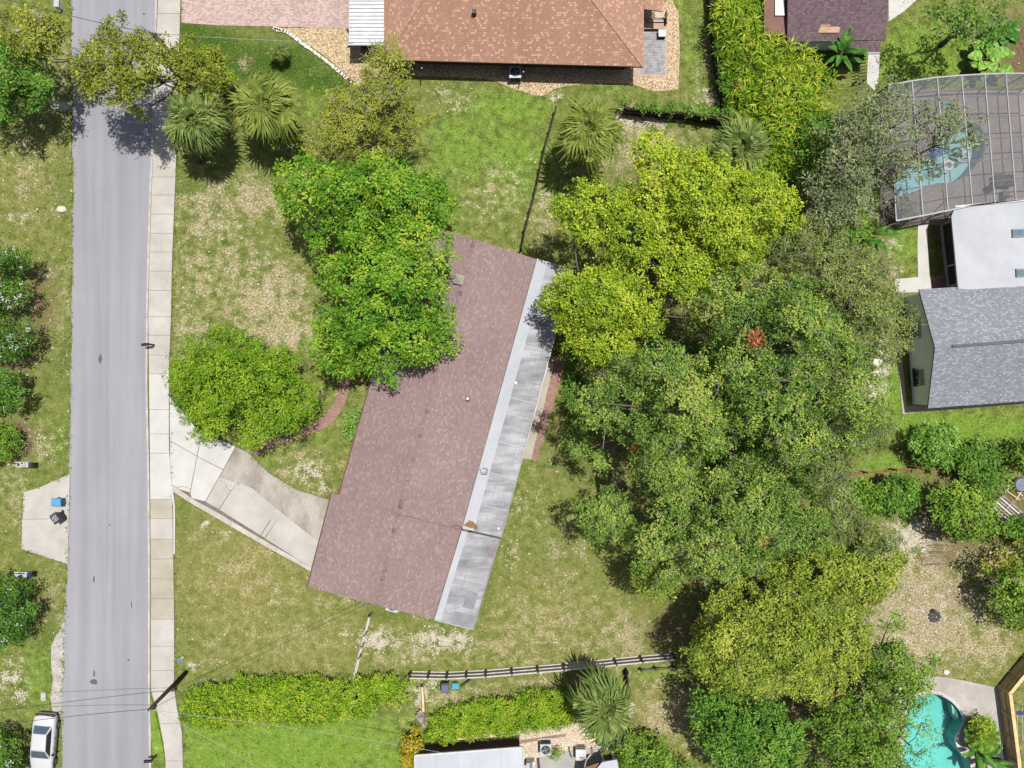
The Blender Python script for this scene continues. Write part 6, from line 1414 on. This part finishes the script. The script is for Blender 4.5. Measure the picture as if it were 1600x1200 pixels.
MB().tube([(0, 0, 0), (0, 0, 1.0), (0.05, -2.6, 1.0), (0.05, -2.6, 0)], 0.03, 6).build('frame', 'pale_metal', t_); MB().tube([(0.4, 0, 0), (0.4, 0, 1.0), (0.45, -2.6, 1.0), (0.45, -2.6, 0)], 0.03, 6).build('frame', 'pale_metal', t_); MB().box((0.2, -0.4, 1.02), (0.5, 0.3, 0.06)).build('hanging_cloth', 'dark_blue', t_)
for k, (x, y) in enumerate([(1380, 530), (1376, 548), (1371, 566), (1368, 584), (1366, 602), (1364, 620)]):
    o = rock('stepping_stone', 'flat white stepping stone on the path beside the dull oak', (x, y), (0.4, 0.3, 0.1), 60 + k, 'stone_white', 'stone', 'stepping stones by the oak')

# ------------------------------------------------------------------ utility poles and wires
def utility_pole(label, base, top, z):
    b = P(*base); c = P(top[0], top[1], z) - b
    t = thing('utility_pole', label, 'pole', b)
    MB().tube([(0, 0, -0.3), c * 0.5, c], [0.17, 0.15, 0.12], 10).build('shaft', 'pole', t, True)
    MB().tube([c * 0.28 + Vector((-0.18, 0, -0.2)), c * 0.28 + Vector((-0.18, 0, 0.2))], 0.09, 8).build('meter', 'white_paint', t)
    MB().tube([c + Vector((0.16, 0, -0.7)), c + Vector((0.16, 0, -0.2))], 0.11, 8).build('insulator_can', 'wood_dark', t)
    for s in (-1, 1): MB().tube([c + Vector((0.1 * s, 0, 0.0)), c + Vector((0.1 * s, 0, 0.16))], 0.04, 6).build('insulator', 'pale_metal', t)
    return b + c
pt = utility_pole('dark wooden utility pole at the grass verge near the long hedge', (291, 1050), (233, 1109), 6.7)
pt2 = utility_pole('dark wooden utility pole rising through the street tree', (292, 107), (236, 52), 6.9)
arm = [o for o in bpy.data.objects if o.name.startswith('utility_pole')][1]
la = pt2 - Vector(arm.location)
MB().tube([la + Vector((0, 0, -0.3)), la + Vector((-0.5, 0.35, 0.05)), la + Vector((-0.7, 0.5, 0.05))], 0.05, 6).build('lamp_arm', 'grey_metal', arm); MB().box(la + Vector((0.4, -0.25, -0.5)), (0.5, 0.22, 0.5), -0.6).build('transformer', 'dark', arm)
def wire(label, a, b, sag, r=0.018, mat='wire'):
    a, b = Vector(a), Vector(b); pts = [lerp3(a, b, i / 16) - Vector((0, 0, sag * 4 * (i / 16) * (1 - i / 16))) - a for i in range(17)]
    o = MB().tube(pts, r, 4).build('wire', mat); o.location = a; tag(o, label, 'wire', None); return o
wire('service cable from the utility pole to the mauve gable mast', pt, P(572, 944, 3.85), 0.35, 0.015)
wire('upper cable crossing the road from the utility pole to the left verge', pt + Vector((0, 0, -0.1)), P(-120, 1150, 6.2), 0.5, 0.02)
wire('middle cable crossing the road from the utility pole', pt + Vector((0, 0.1, -0.6)), P(-120, 1120, 6.0), 0.7, 0.014)
wire('cable from the utility pole to the grey metal roof', pt, P(690, 1176, 3.0), 0.4, 0.014, 'wire_pale')
wire('cable from the utility pole over the long hedge to the bottom lawn side', pt + Vector((0, 0, -0.3)), P(560, 1300, 4.0), 0.5, 0.014, 'wire_pale')
wire('pale cable from the tree-covered pole to the carport', pt2, P(552, 66, 2.6), 0.3, 0.014, 'wire_pale')
wire('cable from the tree-covered pole across the upper road', pt2, P(-60, -20, 6.5), 0.5, 0.022)

# ------------------------------------------------------------------ parked white car
def build_car():
    t = thing('parked_car', 'white sedan parked on the verge grass beside the road', 'car')
    L, Wd = 4.6, 0.88
    # stations: y (rear = 0 .. front = L), half width, bottom z, shoulder z, deck z
    S = [(0.0, .70, .42, .62, .70), (0.10, .80, .30, .74, .88), (0.35, .85, .26, .80, .97), (0.9, .87, .25, .84, 1.00), (1.6, .88, .24, .86, 0.98), (2.4, .88, .24, .86, .97), (3.1, .88, .24, .84, .96), (3.7, .86, .25, .78, .86), (4.2, .83, .27, .70, .78), (4.48, .76, .30, .60, .68), (4.6, .62, .40, .52, .58)]
    v, f = [], []
    for y, w, zb, zs, zd in S:
        ring_ = [(-w * .86, zb), (-w, zb + .12), (-w, zs - .12), (-w * .98, zs), (-w * .86, zd - .02), (-w * .4, zd + .015), (w * .4, zd + .015), (w * .86, zd - .02), (w * .98, zs), (w, zs - .12), (w, zb + .12), (w * .86, zb)]
        v += [(x, y, z) for x, z in ring_]
    m_ = 12
    for i in range(len(S) - 1):
        for j in range(m_): a = i * m_ + j; b = i * m_ + (j + 1) % m_; f.append((a, b, b + m_, a + m_))
    f += [tuple(range(m_ - 1, -1, -1))[::-1], tuple((len(S) - 1) * m_ + j for j in range(m_))[::-1]]
    body = link('body', mesh_from(v, f, True), 'car_white', t)
    # greenhouse
    bz, tz = 0.95, 1.43
    B4 = [(-.74, .72), (.74, .72), (.76, 3.30), (-.76, 3.30)]; T4 = [(-.54, 1.28), (.54, 1.28), (.56, 2.50), (-.56, 2.50)]
    gv = [(x, y, bz) for x, y in B4] + [(x, y, tz - 0.02) for x, y in T4] + [(-.40, 1.36, tz + .03), (.40, 1.36, tz + .03), (.42, 2.42, tz + .03), (-.42, 2.42, tz + .03)]
    link('roof', mesh_from(gv, [(0, 1, 5, 4), (1, 2, 6, 5), (2, 3, 7, 6), (3, 0, 4, 7), (4, 5, 9, 8), (5, 6, 10, 9), (6, 7, 11, 10), (7, 4, 8, 11), (8, 9, 10, 11)]), 'car_white', t)
    def pane(name, q, ins_u, ins_v, off, mat='glass'):
        q = [Vector(p) for p in q]; n = (q[1] - q[0]).cross(q[3] - q[0]).normalized(); cen = sum(q, Vector()) / 4
        if n.dot(cen - Vector((0, 2, 1.0))) < 0: n = -n
        def at(u, w): return lerp3(lerp3(q[0], q[1], u), lerp3(q[3], q[2], u), w) + n * off
        a, b, c, d = at(ins_u, ins_v), at(1 - ins_u, ins_v), at(1 - ins_u, 1 - ins_v), at(ins_u, 1 - ins_v)
        vs = [a, b, c, d] + [p - n * 0.02 for p in (a, b, c, d)]
        return link(name, mesh_from(vs, [(0, 1, 2, 3), (7, 6, 5, 4), (0, 4, 5, 1), (1, 5, 6, 2), (2, 6, 7, 3), (3, 7, 4, 0)]), mat, t)
    pane('rear_window', [gv[0], gv[1], gv[5], gv[4]], 0.06, 0.08, 0.014); pane('windshield', [gv[3], gv[2], gv[6], gv[7]], 0.05, 0.07, 0.014)
    for s, (i0, i1, i2, i3) in ((1, (1, 2, 6, 5)), (-1, (0, 3, 7, 4))): pane('side_window', [gv[i0], gv[i1], gv[i2], gv[i3]], 0.05, 0.10, 0.014, 'dark')
    wp = M['tyre']
    for sx in (-1, 1):
        for y in (0.86, 3.72):
            w = MB().tube([(sx * .70, y, .31), (sx * .90, y, .31)], .31, 18).build('wheel', 'tyre', t)
            MB().tube([(sx * .885, y, .31), (sx * .91, y, .31)], .19, 14).build('rim', 'grey_metal', w)
        MB().box((sx * .98, 2.92, 1.0), (.2, .12, .13)).build('mirror', 'black', t)
        MB().box((sx * .62, 0.03, .72), (.3, .09, .14)).build('tail_light', 'red_light', t)
        MB().box((sx * .62, 4.42, .66), (.26, .14, .1)).build('headlight', 'pale_metal', t)
        for y in (1.75, 2.55): MB().box((sx * .885, y, .76), (.03, .16, .03)).build('door_handle', 'dark', t)
    MB().tube([(-.74, .09, .80), (-.4, .02, .84), (0, -.01, .85), (.4, .02, .84), (.74, .09, .80)], .035, 6).build('trunk_seam', 'dark', t)
    MB().box((0, .0, .42), (1.36, .12, .18)).build('rear_bumper', 'grey_metal', t)
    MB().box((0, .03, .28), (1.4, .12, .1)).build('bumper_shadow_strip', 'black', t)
    return t
car = build_car()
yaw = math.atan2(0.0, 1.0)
car.rotation_euler = (0, 0, math.pi - 0.085)
car.location = Vector((-36.05, -25.55, 0.0))

# ------------------------------------------------------------------ grass stuff: real blades over the lawns
def grass():
    rng = np.random.default_rng(5); n = 330000
    px = rng.uniform(-10, 1610, n); py = rng.uniform(-10, 1210, n); pts = np.stack([px, py], -1)
    ok = np.ones(n, bool)
    houses = [[(648, 340), (520, 775), (480, 920), (740, 985), (784, 840), (896, 422)], [(540, -20), (540, 50), (1062, 140), (1062, -20)], [(1230, -20), (1230, 70), (1384, 66), (1392, -20)], [(1410, 458), (1424, 640), (1620, 632), (1620, 440)], [(1466, 345), (1478, 450), (1620, 450), (1620, 330)], [(648, 1168), (640, 1220), (990, 1220), (985, 1150), (880, 1132), (690, 1158)]]
    for pl in houses + [road_poly, sw_poly, drive_poly, pad_poly, deck_poly, cage_poly, [(284, -20), (548, -20), (548, 44), (284, 36)], [(235, 1080), (260, 1190), (235, 1190)], [(858, 553), (884, 562), (838, 722), (816, 716)], [(1434, 350), (1450, 350), (1456, 452), (1400, 460), (1398, 436), (1434, 433)]]:
        ok &= ~in_poly(pts, pl)
    walk_w = [(p[0], p[1]) for p in ((385, 704), (425, 684), (470, 668), (500, 655), (520, 632), (532, 600), (540, 560), (568, 560), (555, 600), (534, 640), (512, 666), (432, 696), (402, 712))]
    ok &= ~in_poly(pts, walk_w)
    px, py = px[ok], py[ok]; z = zone_vals(px, py); n = len(px)
    keep = rng.random(n) > np.clip(z['sand'] * 1.1 + z['litter'] * 0.8, 0, 0.92); px, py = px[keep], py[keep]; z = {k: a[keep] for k, a in z.items()}; n = len(px)
    kind = np.where(rng.random(n) < z['lush'] * 0.95, 2, np.where(rng.random(n) < z['dry'] * 0.6, 1, 0))
    kind = np.where((kind == 0) & (rng.random(n) < 0.05), 1, kind)
    for k, (nm, mt, lab) in enumerate([('lawn_grass', 'grass_blade', 'short olive green grass tufts over the lawns'), ('dry_grass', 'grass_dry', 'dry tan grass tufts over the worn lawns'), ('lush_grass', 'grass_lush', 'bright green grass tufts on the watered lawns')]):
        s = kind == k; m = s.sum(); b = np.stack([(px[s] - 800) / 20, (600 - py[s]) / 20, np.zeros(m)], -1)
        ax = norm(rng.normal(size=(m, 3)) * np.array([1, 1, .3]) + np.array([0, 0, .55])); nr = norm(rng.normal(size=(m, 3)) * .5 + np.array([0, 0, 1]))
        L = rng.uniform(0.07, 0.17, m) * (1.15 if k == 2 else 1.0)
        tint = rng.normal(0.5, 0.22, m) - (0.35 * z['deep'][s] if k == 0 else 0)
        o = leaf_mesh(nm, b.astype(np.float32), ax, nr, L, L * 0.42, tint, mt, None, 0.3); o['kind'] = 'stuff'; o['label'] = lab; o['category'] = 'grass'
    # pale dead leaves scattered on bare sand and under the oaks
    n = 26000; px = rng.uniform(0, 1600, n); py = rng.uniform(0, 1200, n); pts = np.stack([px, py], -1); z = zone_vals(px, py)
    ok = rng.random(n) < np.clip(z['sand'] * 1.2 + z['litter'] * 0.35 + z['dry'] * 0.06 + 0.004, 0, 1)
    for pl in houses + [road_poly, sw_poly, drive_poly, pad_poly, deck_poly, cage_poly]: ok &= ~in_poly(pts, pl)
    px, py = px[ok], py[ok]; m = len(px); b = np.stack([(px - 800) / 20, (600 - py) / 20, rng.uniform(0.02, 0.07, m)], -1)
    o = leaf_mesh('fallen_leaves', b.astype(np.float32), norm(rng.normal(size=(m, 3)) * np.array([1, 1, .1])), norm(rng.normal(size=(m, 3)) * .25 + np.array([0, 0, 1])), rng.uniform(0.12, 0.26, m), rng.uniform(0.06, 0.14, m), rng.random(m), 'straw', None, 0.05); o['kind'] = 'stuff'; o['label'] = 'pale dead leaves scattered over bare sandy ground'; o['category'] = 'leaf litter'
grass()

def edge_grass():
    rng = np.random.default_rng(8); P_ = []
    def line(pts, n, off, jit):
        pts = np.array(pts, float); seg = np.linalg.norm(np.diff(pts, axis=0), axis=1); cum = np.concatenate([[0], np.cumsum(seg)]); t = rng.random(n) * cum[-1]
        dens = 0.5 + 0.5 * np.sin(t * 0.11) * np.sin(t * 0.037 + 1.0); keep = rng.random(n) < dens ** 1.5; t = t[keep]
        x = np.interp(t, cum, pts[:, 0]) + off + rng.normal(0, jit, len(t)); y = np.interp(t, cum, pts[:, 1]) + rng.normal(0, jit, len(t)); P_.append(np.stack([x, y], -1))
    line([(x, y) for y, x in ROAD_L], 5200, -1.0, 1.5); line([(x, y) for y, x in SW_R if y < 600 or y > 765], 4200, 0.8, 0.9)
    line([(388, 706), (420, 738), (460, 762), (500, 776)], 700, 0, 1.0); line([(300, 786), (398, 843), (486, 892)], 900, 0.5, 1.0); line([(110, 740), (60, 762), (37, 768), (34, 858), (70, 870), (107, 882)], 1200, 0, 1.0)
    p = np.concatenate(P_); m = len(p); b = np.stack([(p[:, 0] - 800) / 20, (600 - p[:, 1]) / 20, np.full(m, 0.03)], -1); L = rng.uniform(0.10, 0.24, m)
    o = leaf_mesh('edge_grass', b.astype(np.float32), norm(rng.normal(size=(m, 3)) * np.array([1, 1, .3]) + np.array([0, 0, .4])), norm(rng.normal(size=(m, 3)) * .5 + np.array([0, 0, 1])), L, L * 0.35, rng.normal(0.45, 0.25, m), 'grass_blade', None, 0.3)
    o['kind'] = 'stuff'; o['label'] = 'ragged grass tufts creeping over the road and paving edges'; o['category'] = 'grass'
edge_grass()
# ------------------------------------------------------------------ tidy up: put each Empty at its thing's base
bpy.context.view_layer.update()
for o in list(bpy.data.objects):
    if o.type == 'EMPTY' and o.parent is None and o.children and o.location.length < 1e-6:
        vs = [ch.matrix_world @ Vector(c) for ch in o.children for c in ch.bound_box]
        c = Vector(((min(v.x for v in vs) + max(v.x for v in vs)) / 2, (min(v.y for v in vs) + max(v.y for v in vs)) / 2, 0))
        o.location = c
        for ch in o.children: ch.location = ch.location - c
for o in bpy.data.objects:
    if o.name.split('.')[0] in ('twigs', 'blossom', 'crown', 'limbs', 'dead_foliage'): o['kind'] = 'stuff'
